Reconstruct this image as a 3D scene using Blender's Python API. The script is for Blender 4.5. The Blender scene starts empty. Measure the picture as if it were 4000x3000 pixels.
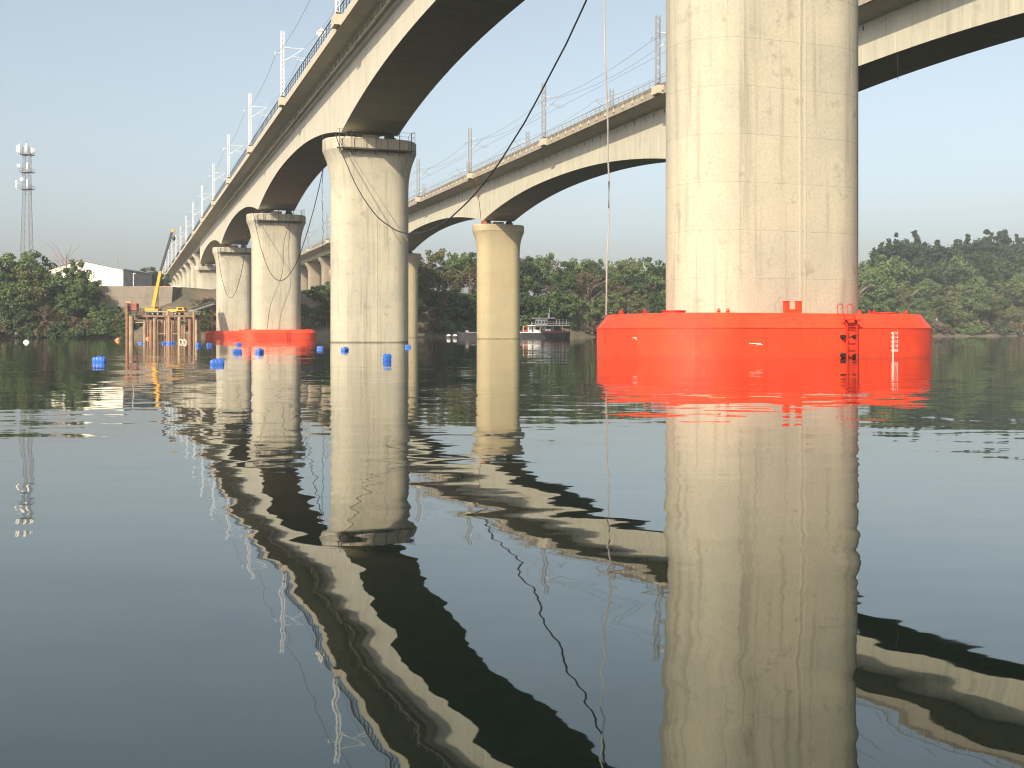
import bpy, math, random
import numpy as np
from mathutils import Vector, Matrix

random.seed(7)
rng = np.random.default_rng(11)
S = bpy.context.scene
COL = S.collection
R = math.radians
PI = math.pi

# ------------------------------------------------------------------ camera
F = 4200.0            # focal length in pixels of the 4000 px wide photograph
HOR = 1306.0          # row of the horizon
CAM_H = 1.0
cam_d = bpy.data.cameras.new('camera')
cam = bpy.data.objects.new('camera', cam_d); COL.objects.link(cam)
cam_d.sensor_width = 36.0
cam_d.lens = F / 4000 * 36.0
cam_d.shift_y = -(1500 - HOR) / 4000
cam_d.clip_start = 0.1
cam_d.clip_end = 6000
cam.location = (0, 0, CAM_H)
cam.rotation_euler = (R(90), 0, 0)
S.camera = cam

# ------------------------------------------------------------------ light
SUN_EL = R(35.5)
SUN_DIR = Vector((0.45, 0.893, 0)).normalized()          # where the light travels on the plan
w = bpy.data.worlds.new('World'); S.world = w; w.use_nodes = True
nt = w.node_tree; nt.nodes.clear()
sky = nt.nodes.new('ShaderNodeTexSky'); sky.sky_type = 'NISHITA'; sky.sun_disc = False
sky.sun_elevation = SUN_EL
sky.sun_rotation = math.atan2(-SUN_DIR.x, -SUN_DIR.y)
sky.air_density = 1.0; sky.dust_density = 4.0; sky.ozone_density = 1.0; sky.altitude = 50
bg = nt.nodes.new('ShaderNodeBackground'); bg.inputs[1].default_value = 0.12
wo = nt.nodes.new('ShaderNodeOutputWorld')
hs = nt.nodes.new('ShaderNodeHueSaturation'); hs.inputs['Hue'].default_value = 0.482; hs.inputs['Saturation'].default_value = 0.58      # hazy, milky air
nt.links.new(sky.outputs[0], hs.inputs['Color']); nt.links.new(hs.outputs[0], bg.inputs[0]); nt.links.new(bg.outputs[0], wo.inputs[0])
sd = bpy.data.lights.new('sun', 'SUN'); sd.energy = 3.9; sd.angle = R(0.6); sd.color = (1.0, 0.85, 0.64)
so = bpy.data.objects.new('sun', sd); COL.objects.link(so)
trav = Vector((SUN_DIR.x * math.cos(SUN_EL), SUN_DIR.y * math.cos(SUN_EL), -math.sin(SUN_EL)))
so.rotation_euler = trav.to_track_quat('-Z', 'Y').to_euler()
so.location = (-60, -120, 90)
S.view_settings.view_transform = 'Standard'
S.view_settings.look = 'None'
S.view_settings.exposure = 0.72
S.view_settings.gamma = 1.0
S.view_settings.use_curve_mapping = False
S.cycles.max_bounces = 5
S.cycles.diffuse_bounces = 3
S.cycles.glossy_bounces = 3
S.cycles.volume_bounces = 0
S.cycles.caustics_reflective = False
S.cycles.caustics_refractive = False
S.cycles.use_denoising = True
S.cycles.filter_width = 1.15
S.cycles.use_adaptive_sampling = True
S.cycles.adaptive_threshold = 0.02

# ------------------------------------------------------------------ helpers
def P(x, y, D):
    """photo pixel (4000x3000) and depth -> world point"""
    return Vector(((x - 2000) / F * D, D, CAM_H - (y - HOR) / F * D))
def depth(y):                       # depth of a point floating on the water, from its row
    return F * CAM_H / (y - HOR)

class MB:
    def __init__(self): self.v = []; self.f = []
    def add(self, vs, fs):
        o = len(self.v); self.v += [tuple(p) for p in vs]; self.f += [tuple(i + o for i in f) for f in fs]
    def box(self, c, s, rz=0.0, m=None):
        x, y, z = s[0] / 2, s[1] / 2, s[2] / 2
        vs = [Vector((sx * x, sy * y, sz * z)) for sz in (-1, 1) for sy in (-1, 1) for sx in (-1, 1)]
        M = m if m is not None else Matrix.Rotation(rz, 3, 'Z')
        vs = [M @ p + Vector(c) for p in vs]
        self.add(vs, [(0, 2, 3, 1), (4, 5, 7, 6), (0, 1, 5, 4), (2, 6, 7, 3), (0, 4, 6, 2), (1, 3, 7, 5)])
        return self
    def bar(self, a, b, w, h=None):       # square bar from a to b
        a, b = Vector(a), Vector(b); d = b - a; L = d.length
        if L < 1e-6: return self
        q = d.to_track_quat('Y', 'Z').to_matrix()
        return self.box((a + b) / 2, (w, L, h or w), m=q)
    def tube(self, pts, r, n=8, cap=True):
        pts = [Vector(p) for p in pts]
        rs = r if isinstance(r, (list, tuple)) else [r] * len(pts)
        rings = []
        for i, p in enumerate(pts):
            d = (pts[min(i + 1, len(pts) - 1)] - pts[max(i - 1, 0)])
            q = d.to_track_quat('Z', 'Y').to_matrix()
            rings.append([q @ Vector((rs[i] * math.cos(2 * PI * k / n), rs[i] * math.sin(2 * PI * k / n), 0)) + p for k in range(n)])
        return self.loft(rings, cap)
    def loft(self, rings, cap=True):
        n = len(rings[0]); vs = [p for r_ in rings for p in r_]; fs = []
        for i in range(len(rings) - 1):
            for k in range(n):
                fs.append((i * n + k, i * n + (k + 1) % n, (i + 1) * n + (k + 1) % n, (i + 1) * n + k))
        if cap:
            fs.append(tuple(range(n - 1, -1, -1))); fs.append(tuple((len(rings) - 1) * n + k for k in range(n)))
        self.add(vs, fs); return self
    def prism(self, poly, axis_from, axis_to):    # poly of 3D points at axis_from, translated by (axis_to-axis_from)
        d = Vector(axis_to) - Vector(axis_from)
        a = [Vector(p) for p in poly]; b = [p + d for p in a]
        return self.loft([a, b])
    def mesh(self, name, mat, smooth=False, sharp=32):
        me = bpy.data.meshes.new(name); me.from_pydata(self.v, [], self.f)
        if smooth:
            me.shade_smooth()
            try: me.set_sharp_from_angle(angle=R(sharp))
            except Exception: pass
        me.materials.append(mat); me.update()
        import bmesh
        b = bmesh.new(); b.from_mesh(me); bmesh.ops.recalc_face_normals(b, faces=b.faces); b.to_mesh(me); b.free()
        return me
    def build(self, name, mat, parent=None, smooth=False, loc=None, rz=0.0):
        return link(name, self.mesh(name, mat, smooth), parent, loc, rz)

def link(name, me, parent=None, loc=None, rz=0.0):
    o = bpy.data.objects.new(name, me); COL.objects.link(o)
    o.parent = parent
    if loc is not None: o.location = loc
    if rz: o.rotation_euler = (0, 0, rz)
    return o
def tag(o, label=None, cat=None, group=None, kind=None):
    if label: o['label'] = label
    if cat: o['category'] = cat
    if group: o['group'] = group
    if kind: o['kind'] = kind
    return o
def thing(name, label, cat, loc=(0, 0, 0), rz=0.0, group=None):
    o = bpy.data.objects.new(name, None); COL.objects.link(o); o.empty_display_size = 0.5
    o.location = loc; o.rotation_euler = (0, 0, rz)
    return tag(o, label, cat, group)
def copy_tree(o, parent=None):
    c = o.copy(); COL.objects.link(c); c.parent = parent
    for ch in list(o.children): copy_tree(ch, c)
    return c

# ------------------------------------------------------------------ materials
def newmat(name):
    m = bpy.data.materials.new(name); m.use_nodes = True
    t = m.node_tree; b = t.nodes['Principled BSDF']; return m, t, b
def N(t, kind, **kw):
    n = t.nodes.new(kind)
    for k, v in kw.items():
        if k.startswith('i_'):
            key = k[2:]
            n.inputs[int(key) if key.isdigit() else key].default_value = v
        else: setattr(n, k, v)
    return n
def mix(t, a, b, fac, blend='MIX'):
    n = t.nodes.new('ShaderNodeMix'); n.data_type = 'RGBA'; n.blend_type = blend
    for s, v in ((n.inputs[6], a), (n.inputs[7], b), (n.inputs[0], fac)):
        if isinstance(v, (tuple, list)): s.default_value = (v[0], v[1], v[2], 1)
        elif isinstance(v, (int, float)): s.default_value = v
        else: t.links.new(v, s)
    return n.outputs[2]
def mathn(t, op, a, b=None, c=None):
    n = t.nodes.new('ShaderNodeMath'); n.operation = op
    for i, v in enumerate((a, b, c)):
        if v is None: continue
        if isinstance(v, (int, float)): n.inputs[i].default_value = v
        else: t.links.new(v, n.inputs[i])
    return n.outputs[0]
def noise(t, vec, scale, detail=3, rough=0.55, stretch=None):
    if stretch:
        mp = N(t, 'ShaderNodeMapping'); mp.inputs['Scale'].default_value = stretch
        t.links.new(vec, mp.inputs[0]); vec = mp.outputs[0]
    n = N(t, 'ShaderNodeTexNoise'); n.inputs['Scale'].default_value = scale
    n.inputs['Detail'].default_value = detail; n.inputs['Roughness'].default_value = rough
    t.links.new(vec, n.inputs['Vector']); return n
def ramp(t, v, lo, hi):
    n = N(t, 'ShaderNodeMapRange'); n.inputs[1].default_value = lo; n.inputs[2].default_value = hi
    n.clamp = True; t.links.new(v, n.inputs[0]); return n.outputs[0]
def bump(t, h, strength, dist=0.05):
    n = N(t, 'ShaderNodeBump'); n.inputs['Strength'].default_value = strength; n.inputs['Distance'].default_value = dist
    t.links.new(h, n.inputs['Height']); return n.outputs[0]

def concrete(name, light, mid, dark, streak=0.6, patch=0.6, stain=0.5, scale=1.0, rnd=0.12, panel=0.05, across=0.0):
    m, t, b = newmat(name)
    g = N(t, 'ShaderNodeNewGeometry'); p = g.outputs['Position']
    big = noise(t, p, 0.28 * scale, 3, 0.6)
    st = noise(t, p, 1.0 * scale, 4, 0.6, (2.4, 2.4, 0.10))
    st2 = noise(t, p, 1.0 * scale, 3, 0.6, (7.0, 7.0, 0.25))
    fine = noise(t, p, 9.0 * scale, 2, 0.65)
    blot = noise(t, p, 0.9 * scale, 4, 0.7)
    oi = N(t, 'ShaderNodeObjectInfo')
    c = mix(t, light, mid, mathn(t, 'MULTIPLY', ramp(t, big.outputs[0], 0.38, 0.66), patch))
    c = mix(t, c, mid, mathn(t, 'MULTIPLY', oi.outputs['Random'], rnd))
    if across:
        rt = N(t, 'ShaderNodeMapping'); rt.inputs['Rotation'].default_value = (0, 0, -math.atan(1515 / 4200)); t.links.new(p, rt.inputs[0])
        ac = noise(t, rt.outputs[0], 1.0, 4, 0.65, (0.22, 0.9, 0.12))
        c = mix(t, c, dark, mathn(t, 'MULTIPLY', ramp(t, ac.outputs[0], 0.50, 0.74), across))
    # formwork panels cast with slightly different skins
    rot = N(t, 'ShaderNodeMapping'); rot.inputs['Rotation'].default_value = (0, 0, -math.atan(1515 / 4200)); rot.inputs['Scale'].default_value = (0.62, 0.62, 0.4762); rot.inputs['Location'].default_value = (0.3, 0.2, 0.357)
    t.links.new(p, rot.inputs[0])
    fl = N(t, 'ShaderNodeVectorMath', operation='FLOOR'); t.links.new(rot.outputs[0], fl.inputs[0])
    wn = N(t, 'ShaderNodeTexWhiteNoise'); wn.noise_dimensions = '3D'; t.links.new(fl.outputs[0], wn.inputs['Vector'])
    c = mix(t, c, dark, mathn(t, 'MULTIPLY', wn.outputs['Value'], panel))
    c = mix(t, c, dark, mathn(t, 'MULTIPLY', ramp(t, st.outputs[0], 0.52, 0.80), streak))
    c = mix(t, c, light, mathn(t, 'MULTIPLY', ramp(t, st2.outputs[0], 0.56, 0.75), 0.45))
    c = mix(t, c, dark, mathn(t, 'MULTIPLY', ramp(t, blot.outputs[0], 0.58, 0.80), stain))
    c = mix(t, c, dark, mathn(t, 'MULTIPLY', ramp(t, fine.outputs[0], 0.45, 0.85), 0.35))
    sz = N(t, 'ShaderNodeSeparateXYZ'); t.links.new(p, sz.inputs[0])
    wl = mathn(t, 'ADD', sz.outputs[2], mathn(t, 'MULTIPLY', blot.outputs[0], -0.35))
    c = mix(t, c, tuple(k * 0.45 for k in dark), mathn(t, 'MULTIPLY', ramp(t, wl, 0.06, -0.12), 0.75))
    t.links.new(c, b.inputs['Base Color'])
    b.inputs['Roughness'].default_value = 0.85
    b.inputs['Specular IOR Level'].default_value = 0.25
    t.links.new(bump(t, fine.outputs[0], 0.3, 0.02), b.inputs['Normal'])
    return m
def paint(name, col, rough=0.45, var=0.18, dirt=(0.2, 0.15, 0.1), dirtk=0.15, scale=1.0, metal=0.0, rnd=0.0):
    m, t, b = newmat(name)
    g = N(t, 'ShaderNodeNewGeometry'); p = g.outputs['Position']
    n1 = noise(t, p, 0.6 * scale, 4, 0.6); n2 = noise(t, p, 3.0 * scale, 5, 0.7, (1.5, 1.5, 0.35))
    c = mix(t, col, tuple(max(0, k * (1 - 2 * var)) for k in col), ramp(t, n1.outputs[0], 0.35, 0.7))
    c = mix(t, c, dirt, mathn(t, 'MULTIPLY', ramp(t, n2.outputs[0], 0.52, 0.8), dirtk * 2))
    if rnd:
        oi = N(t, 'ShaderNodeObjectInfo')
        c = mix(t, c, dirt, mathn(t, 'MULTIPLY', oi.outputs['Random'], rnd))
    t.links.new(c, b.inputs['Base Color'])
    b.inputs['Roughness'].default_value = rough; b.inputs['Metallic'].default_value = metal
    t.links.new(bump(t, n2.outputs[0], 0.08, 0.02), b.inputs['Normal'])
    return m
def hullpaint():
    m, t, b = newmat('red_hull_paint')
    g = N(t, 'ShaderNodeNewGeometry'); p = g.outputs['Position']
    n1 = noise(t, p, 0.5, 4, 0.6); n2 = noise(t, p, 1.0, 5, 0.65, (3.0, 3.0, 0.22)); n3 = noise(t, p, 1.6, 6, 0.75); n4 = noise(t, p, 14.0, 3, 0.6)
    c = mix(t, (0.74, 0.066, 0.020), (0.57, 0.045, 0.016), ramp(t, n1.outputs[0], 0.36, 0.68))
    c = mix(t, c, (0.86, 0.11, 0.05), mathn(t, 'MULTIPLY', ramp(t, n3.outputs[0], 0.55, 0.75), 0.5))
    c = mix(t, c, (0.38, 0.03, 0.018), mathn(t, 'MULTIPLY', ramp(t, n2.outputs[0], 0.54, 0.80), 0.65))
    rustm = mathn(t, 'MULTIPLY', ramp(t, n3.outputs[0], 0.66, 0.74), ramp(t, n4.outputs[0], 0.45, 0.62))
    c = mix(t, c, (0.22, 0.07, 0.035), mathn(t, 'MULTIPLY', rustm, 0.6))
    sz = N(t, 'ShaderNodeSeparateXYZ'); t.links.new(p, sz.inputs[0])
    wl = mathn(t, 'ADD', sz.outputs[2], mathn(t, 'MULTIPLY', n3.outputs[0], -0.30))
    c = mix(t, c, (0.16, 0.045, 0.025), mathn(t, 'MULTIPLY', ramp(t, wl, 0.05, -0.12), 0.25))
    t.links.new(c, b.inputs['Base Color'])
    b.inputs['Roughness'].default_value = 0.5
    t.links.new(bump(t, mathn(t, 'ADD', n1.outputs[0], mathn(t, 'MULTIPLY', n4.outputs[0], 0.1)), 0.25, 0.06), b.inputs['Normal'])
    return m
def leafmat(name, a, b_, c_, trans=0.25):
    m = bpy.data.materials.new(name); m.use_nodes = True; t = m.node_tree; t.nodes.clear()
    out = N(t, 'ShaderNodeOutputMaterial')
    g = N(t, 'ShaderNodeNewGeometry'); oi = N(t, 'ShaderNodeObjectInfo')
    n1 = noise(t, g.outputs['Position'], 0.35, 3, 0.6); n2 = noise(t, g.outputs['Position'], 2.2, 2, 0.6)
    c = mix(t, a, b_, oi.outputs['Random'])
    c = mix(t, c, c_, ramp(t, n1.outputs[0], 0.45, 0.72))
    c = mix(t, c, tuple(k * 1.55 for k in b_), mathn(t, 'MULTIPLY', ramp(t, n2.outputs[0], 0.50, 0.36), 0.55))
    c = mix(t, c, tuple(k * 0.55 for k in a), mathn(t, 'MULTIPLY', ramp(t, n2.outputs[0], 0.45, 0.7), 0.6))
    d = N(t, 'ShaderNodeBsdfDiffuse'); tr = N(t, 'ShaderNodeBsdfTranslucent'); ms = N(t, 'ShaderNodeMixShader')
    ms.inputs[0].default_value = trans
    t.links.new(c, d.inputs[0]); t.links.new(c, tr.inputs[0])
    t.links.new(d.outputs[0], ms.inputs[1]); t.links.new(tr.outputs[0], ms.inputs[2]); t.links.new(ms.outputs[0], out.inputs[0])
    return m

M = {}
M['pier'] = concrete('pier_concrete', (0.491, 0.455, 0.350), (0.380, 0.367, 0.301), (0.185, 0.171, 0.128), 0.75, 0.8, 0.75, panel=0.07)
M['girder'] = concrete('girder_concrete', (0.536, 0.512, 0.423), (0.451, 0.436, 0.362), (0.255, 0.247, 0.207), 0.35, 0.5, 0.25, across=0.35)
M['old_pier'] = concrete('old_pier_concrete', (0.455, 0.386, 0.237), (0.373, 0.327, 0.212), (0.237, 0.202, 0.127), 0.3, 0.6, 0.3)
M['old_girder'] = concrete('old_girder_concrete', (0.517, 0.496, 0.393), (0.428, 0.417, 0.333), (0.194, 0.191, 0.158), 0.45, 0.5, 0.35, across=0.35)
M['old_approach_shaded'] = concrete('old_approach_shaded_concrete', (0.33, 0.28, 0.21), (0.26, 0.225, 0.17), (0.12, 0.10, 0.08), 0.7, 0.7, 0.6)  # concrete darkened so the approach piers carry their shade in the colour
M['parapet'] = concrete('old_parapet_concrete', (0.25, 0.225, 0.18), (0.19, 0.17, 0.14), (0.08, 0.075, 0.065), 0.7, 0.7, 0.7)
M['old_fascia'] = concrete('old_fascia_concrete', (0.36, 0.32, 0.25), (0.28, 0.25, 0.20), (0.12, 0.11, 0.09), 0.7, 0.7, 0.6)
M['fascia'] = concrete('fascia_concrete', (0.507, 0.459, 0.356), (0.423, 0.390, 0.312), (0.253, 0.234, 0.190), 0.3, 0.4, 0.2)
M['red'] = hullpaint()
M['red_dark'] = paint('red_frame_paint', (0.62, 0.035, 0.02), 0.45, 0.1)
M['white'] = paint('white_paint', (0.80, 0.79, 0.75), 0.5, 0.06, (0.4, 0.36, 0.3), 0.12)
M['mark'] = paint('white_mark_paint', (0.80, 0.79, 0.76), 0.6, 0.05, (0.7, 0.3, 0.2), 0.15, 8)
M['galv'] = paint('galvanised_steel', (0.74, 0.76, 0.78), 0.45, 0.06, (0.4, 0.4, 0.4), 0.08, 1.0, 0.15)
M['galv_old'] = paint('weathered_galvanised_steel', (0.32, 0.315, 0.295), 0.6, 0.12, (0.2, 0.17, 0.13), 0.2, 1.0, 0.2)
M['dark'] = paint('dark_railing_paint', (0.022, 0.024, 0.03), 0.5, 0.1, (0.08, 0.06, 0.05), 0.1)
M['steel_dark'] = paint('dark_steel', (0.055, 0.05, 0.045), 0.6, 0.2, (0.12, 0.07, 0.04), 0.25)
M['rubber'] = paint('black_rubber', (0.015, 0.015, 0.015), 0.7, 0.1)
M['wire'] = paint('wire_metal', (0.12, 0.12, 0.12), 0.5, 0.1)
M['rope_black'] = paint('black_cable_sheath', (0.018, 0.018, 0.02), 0.45, 0.1)
M['rope_pale'] = paint('pale_rope', (0.38, 0.36, 0.33), 0.7, 0.2, (0.03, 0.03, 0.03), 0.5, 0.4)
M['rust'] = paint('rusty_steel', (0.27, 0.13, 0.07), 0.8, 0.25, (0.46, 0.30, 0.19), 0.35, 1.2, 0.0, 0.5)
M['rust_pale'] = paint('weathered_pile_steel', (0.42, 0.31, 0.20), 0.8, 0.22, (0.16, 0.09, 0.055), 0.35, 1.2, 0.0, 0.3)
M['rust_orange'] = paint('orange_rust', (0.40, 0.12, 0.04), 0.8, 0.25)
M['yellow'] = paint('crane_yellow_paint', (0.72, 0.36, 0.025), 0.4, 0.1, (0.3, 0.18, 0.05), 0.12)
M['blue'] = paint('blue_plastic', (0.03, 0.15, 0.62), 0.4, 0.15, (0.15, 0.22, 0.4), 0.15, 3, 0, 0.2)
M['orange'] = paint('orange_plastic', (0.85, 0.28, 0.10), 0.5, 0.15, (0.7, 0.55, 0.4), 0.3, 2)
M['glass'] = paint('dark_glass', (0.02, 0.025, 0.03), 0.1, 0.1)
M['ship_dark'] = paint('dark_ship_hull', (0.035, 0.037, 0.045), 0.5, 0.2, (0.15, 0.07, 0.05), 0.15)
M['ship_red'] = paint('ship_red_oxide', (0.28, 0.075, 0.05), 0.6, 0.2)
M['ship_grey'] = paint('ship_grey', (0.25, 0.26, 0.27), 0.6, 0.2)
M['wall_white'] = paint('warehouse_white', (0.80, 0.78, 0.64), 0.7, 0.03, (0.5, 0.46, 0.38), 0.05, 0.2)
M['wall_white_shaded'] = paint('warehouse_white_shaded', (0.35, 0.37, 0.38), 0.6, 0.08)  # side wall of the white warehouse, its shade put into the colour
M['roof'] = paint('warehouse_roof', (0.25, 0.28, 0.32), 0.5, 0.1)
M['pink'] = paint('pink_hoarding', (0.70, 0.36, 0.30), 0.6, 0.08)
M['tower'] = paint('tower_steel', (0.20, 0.21, 0.22), 0.5, 0.15, (0.35, 0.35, 0.35), 0.2, 2, 0.2)
M['antenna'] = paint('antenna_cream', (0.80, 0.76, 0.62), 0.5, 0.05)
M['timber'] = paint('deck_timber', (0.36, 0.29, 0.21), 0.8, 0.2, (0.12, 0.09, 0.07), 0.3)
M['bark'] = paint('bark', (0.17, 0.13, 0.10), 0.9, 0.25, (0.3, 0.26, 0.2), 0.3, 2)
M['bark_pale'] = paint('pale_bark', (0.34, 0.27, 0.22), 0.9, 0.2)
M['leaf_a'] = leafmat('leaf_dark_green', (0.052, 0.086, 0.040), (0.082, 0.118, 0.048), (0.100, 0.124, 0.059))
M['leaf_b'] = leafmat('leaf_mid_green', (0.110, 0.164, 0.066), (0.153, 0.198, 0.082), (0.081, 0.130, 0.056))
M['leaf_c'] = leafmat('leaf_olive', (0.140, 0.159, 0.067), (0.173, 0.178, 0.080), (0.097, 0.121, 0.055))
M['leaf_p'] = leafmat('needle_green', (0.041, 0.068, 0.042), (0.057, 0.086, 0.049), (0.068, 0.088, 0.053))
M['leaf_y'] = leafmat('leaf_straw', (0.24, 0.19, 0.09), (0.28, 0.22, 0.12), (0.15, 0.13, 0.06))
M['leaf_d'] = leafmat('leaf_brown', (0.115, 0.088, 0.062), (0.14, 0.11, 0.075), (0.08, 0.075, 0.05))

# wall of the bank behind the crane
M['slope'] = concrete('bank_concrete', (0.25, 0.215, 0.165), (0.20, 0.175, 0.14), (0.10, 0.088, 0.07), 0.6, 0.9, 0.9, 0.5)

def ground_mat():
    m, t, b = newmat('bank_soil')
    g = N(t, 'ShaderNodeNewGeometry'); p = g.outputs['Position']
    n1 = noise(t, p, 0.12, 5, 0.65); n2 = noise(t, p, 0.8, 5, 0.7); n3 = noise(t, p, 0.05, 3, 0.5)
    c = mix(t, (0.15, 0.115, 0.075), (0.075, 0.07, 0.042), ramp(t, n1.outputs[0], 0.42, 0.60))
    c = mix(t, c, (0.10, 0.085, 0.055), mathn(t, 'MULTIPLY', ramp(t, n2.outputs[0], 0.45, 0.7), 0.7))
    c = mix(t, c, (0.24, 0.18, 0.11), mathn(t, 'MULTIPLY', ramp(t, n3.outputs[0], 0.60, 0.72), 0.4))
    t.links.new(c, b.inputs['Base Color']); b.inputs['Roughness'].default_value = 0.95
    t.links.new(bump(t, n2.outputs[0], 0.8, 0.6), b.inputs['Normal'])
    return m
M['ground'] = ground_mat()

def water_mat():
    m, t, b = newmat('river_water')
    g = N(t, 'ShaderNodeNewGeometry'); p = g.outputs['Position']
    def slopes(scale, k, stretch, detail=2, off=(0, 0, 0)):
        mp = N(t, 'ShaderNodeMapping'); mp.inputs['Scale'].default_value = stretch; mp.inputs['Location'].default_value = off
        mp.inputs['Rotation'].default_value = (0, 0, R(14))
        t.links.new(p, mp.inputs[0])
        n = noise(t, mp.outputs[0], scale, detail, 0.5)
        s = N(t, 'ShaderNodeVectorMath', operation='SUBTRACT'); s.inputs[1].default_value = (0.5, 0.5, 0.5)
        t.links.new(n.outputs['Color'], s.inputs[0])
        q = N(t, 'ShaderNodeVectorMath', operation='SCALE'); t.links.new(s.outputs[0], q.inputs[0])
        q.inputs['Scale'].default_value = k
        return q
    a = slopes(1.0, 0.044, (1.25, 3.1, 1.0), 2.0)
    c = slopes(1.0, 0.022, (0.22, 0.5, 1.0), 1.0, (13, 5, 2))
    f = slopes(1.0, 0.017, (3.8, 7.5, 1.0), 3.0, (3, 9, 4))
    # calmer and livelier patches of the surface
    pm = noise(t, p, 0.05, 2, 0.5, (0.5, 1.6, 1.0))
    amp = N(t, 'ShaderNodeMapRange'); amp.inputs[1].default_value = 0.35; amp.inputs[2].default_value = 0.65
    amp.inputs[3].default_value = 0.45; amp.inputs[4].default_value = 1.25
    t.links.new(pm.outputs[0], amp.inputs[0])
    s1 = N(t, 'ShaderNodeVectorMath', operation='ADD'); t.links.new(a.outputs[0], s1.inputs[0]); t.links.new(f.outputs[0], s1.inputs[1])
    s2 = N(t, 'ShaderNodeVectorMath', operation='SCALE'); t.links.new(s1.outputs[0], s2.inputs[0]); t.links.new(amp.outputs[0], s2.inputs['Scale'])
    s3 = N(t, 'ShaderNodeVectorMath', operation='ADD'); t.links.new(s2.outputs[0], s3.inputs[0]); t.links.new(c.outputs[0], s3.inputs[1])
    fl = N(t, 'ShaderNodeVectorMath', operation='MULTIPLY'); fl.inputs[1].default_value = (1, 1, 0); t.links.new(s3.outputs[0], fl.inputs[0])
    up = N(t, 'ShaderNodeVectorMath', operation='ADD'); up.inputs[1].default_value = (0, 0, 1); t.links.new(fl.outputs[0], up.inputs[0])
    no = N(t, 'ShaderNodeVectorMath', operation='NORMALIZE'); t.links.new(up.outputs[0], no.inputs[0])
    t.links.new(no.outputs[0], b.inputs['Normal'])
    b.inputs['Base Color'].default_value = (0.004, 0.0075, 0.006, 1)
    b.inputs['Roughness'].default_value = 0.015
    b.inputs['IOR'].default_value = 2.1
    b.inputs['Specular Tint'].default_value = (0.90, 1.0, 0.92, 1)
    return m
M['water'] = water_mat()

# ------------------------------------------------------------------ setting: terrain and river
def lerp_tab(tab, x):
    if x <= tab[0][0]: return tab[0][1]
    for (a, b), (c, d) in zip(tab, tab[1:]):
        if x <= c: return b + (d - b) * (x - a) / (c - a)
    return tab[-1][1]
SHORE = [(-1200, 275), (-140, 290), (-90, 302), (-60, 314), (-30, 324), (20, 362), (60, 400), (120, 450), (230, 530), (300, 580), (1200, 950)]
PL = [(0, 0.0), (1.2, 1.1), (9, 4.0), (22, 9.5), (33, 15.0), (60, 15.8), (200, 17), (600, 24)]
PR = [(0, 0.0), (5, 1.0), (18, 2.4), (40, 8), (80, 18), (140, 25), (400, 30)]
def shore(x): return lerp_tab(SHORE, x)
def ground_z(x, y):
    t = y - shore(x) + 2.2 * math.sin(x * 0.11) + 1.3 * math.sin(x * 0.37 + 1)
    if t < 0: return max(-3.0, t * 0.3)
    k = min(1, max(0, (x + 10) / 110))
    z = lerp_tab(PL, t) * (1 - k) + lerp_tab(PR, t) * k
    return z + (0.35 * math.sin(x * 0.23 + y * 0.17) + 0.25 * math.sin(x * 0.71 - y * 0.5)) * min(1, t / 6)
xs = [-1200, -800, -500] + [x for x in np.arange(-330, 420, 4.0)] + [500, 700, 900, 1200]
ts = [-60, -20, -8, -4, -2, -1, 0, 0.7, 1.5, 3, 5, 8, 12, 16, 20, 24, 28, 32, 36, 42, 50, 60, 75, 95, 120, 160, 220, 320, 500, 700]
vs, fs = [], []
for t_ in ts:
    for x in xs:
        y = shore(x) + t_
        vs.append((x, y, ground_z(x, y)))
nx = len(xs)
for j in range(len(ts) - 1):
    for i in range(nx - 1):
        fs.append((j * nx + i, j * nx + i + 1, (j + 1) * nx + i + 1, (j + 1) * nx + i))
mb = MB(); mb.v = vs; mb.f = fs
tag(mb.build('river_bank', M['ground'], smooth=True), 'wooded earth river bank rising behind the water', None, None, 'structure')
mb = MB(); mb.add([(-1200, -300, 0), (1200, -300, 0), (1200, 990, 0), (-1200, 990, 0)], [(0, 1, 2, 3)])
tag(mb.build('river_water', M['water']), 'calm dark river with rippled mirror reflections', None, None, 'structure')

# ------------------------------------------------------------------ bridges
TB = (2000 - 485) / F
B = math.atan(TB)                     # heading of the bridges
nd = Vector((math.cos(B), math.sin(B), 0))        # across, to the right
dd = Vector((-math.sin(B), math.cos(B), 0))       # along, away from the camera
def BP(s, v, z): return nd * v + dd * s + Vector((0, 0, z))
V1, V2 = 27.93, 75.2
S1, S2 = 43.1, 47.1                   # chainage of the first pier of each bridge
SPAN = 85.0
Z_TOP, Z_MID, Z_PIER = 34.6, 28.85, 25.2
SEG = 5.0

def soffit(u):                        # u in 0..SPAN
    return Z_MID - (Z_MID - Z_PIER) * (abs(u - SPAN / 2) / (SPAN / 2)) ** 2.2
def section(zb, top=34.0, half=6.1, web=3.5, inset=0.0):
    i = inset
    return [(-web + i, zb + i), (web - i, zb + i), (web - i, 33.0), (half - i, 33.75 + i), (half - i, top - i), (-half + i, top - i), (-half + i, 33.75 + i), (-web + i, 33.0)]
seg_mesh = {}
def segment_mesh(k, mat, key):
    if (k, key) in seg_mesh: return seg_mesh[(k, key)]
    m = MB(); rings = []
    for y, ins in ((0.001, 0.03), (0.05, 0.0), (SEG / 2, 0.0), (SEG - 0.05, 0.0), (SEG - 0.001, 0.03)):
        zb = soffit(k * SEG + y)
        rings.append([Vector((x, y, z)) for x, z in section(zb, inset=ins)])
    m.loft(rings)
    seg_mesh[(k, key)] = m.mesh('girder_segment', mat); return seg_mesh[(k, key)]

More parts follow.
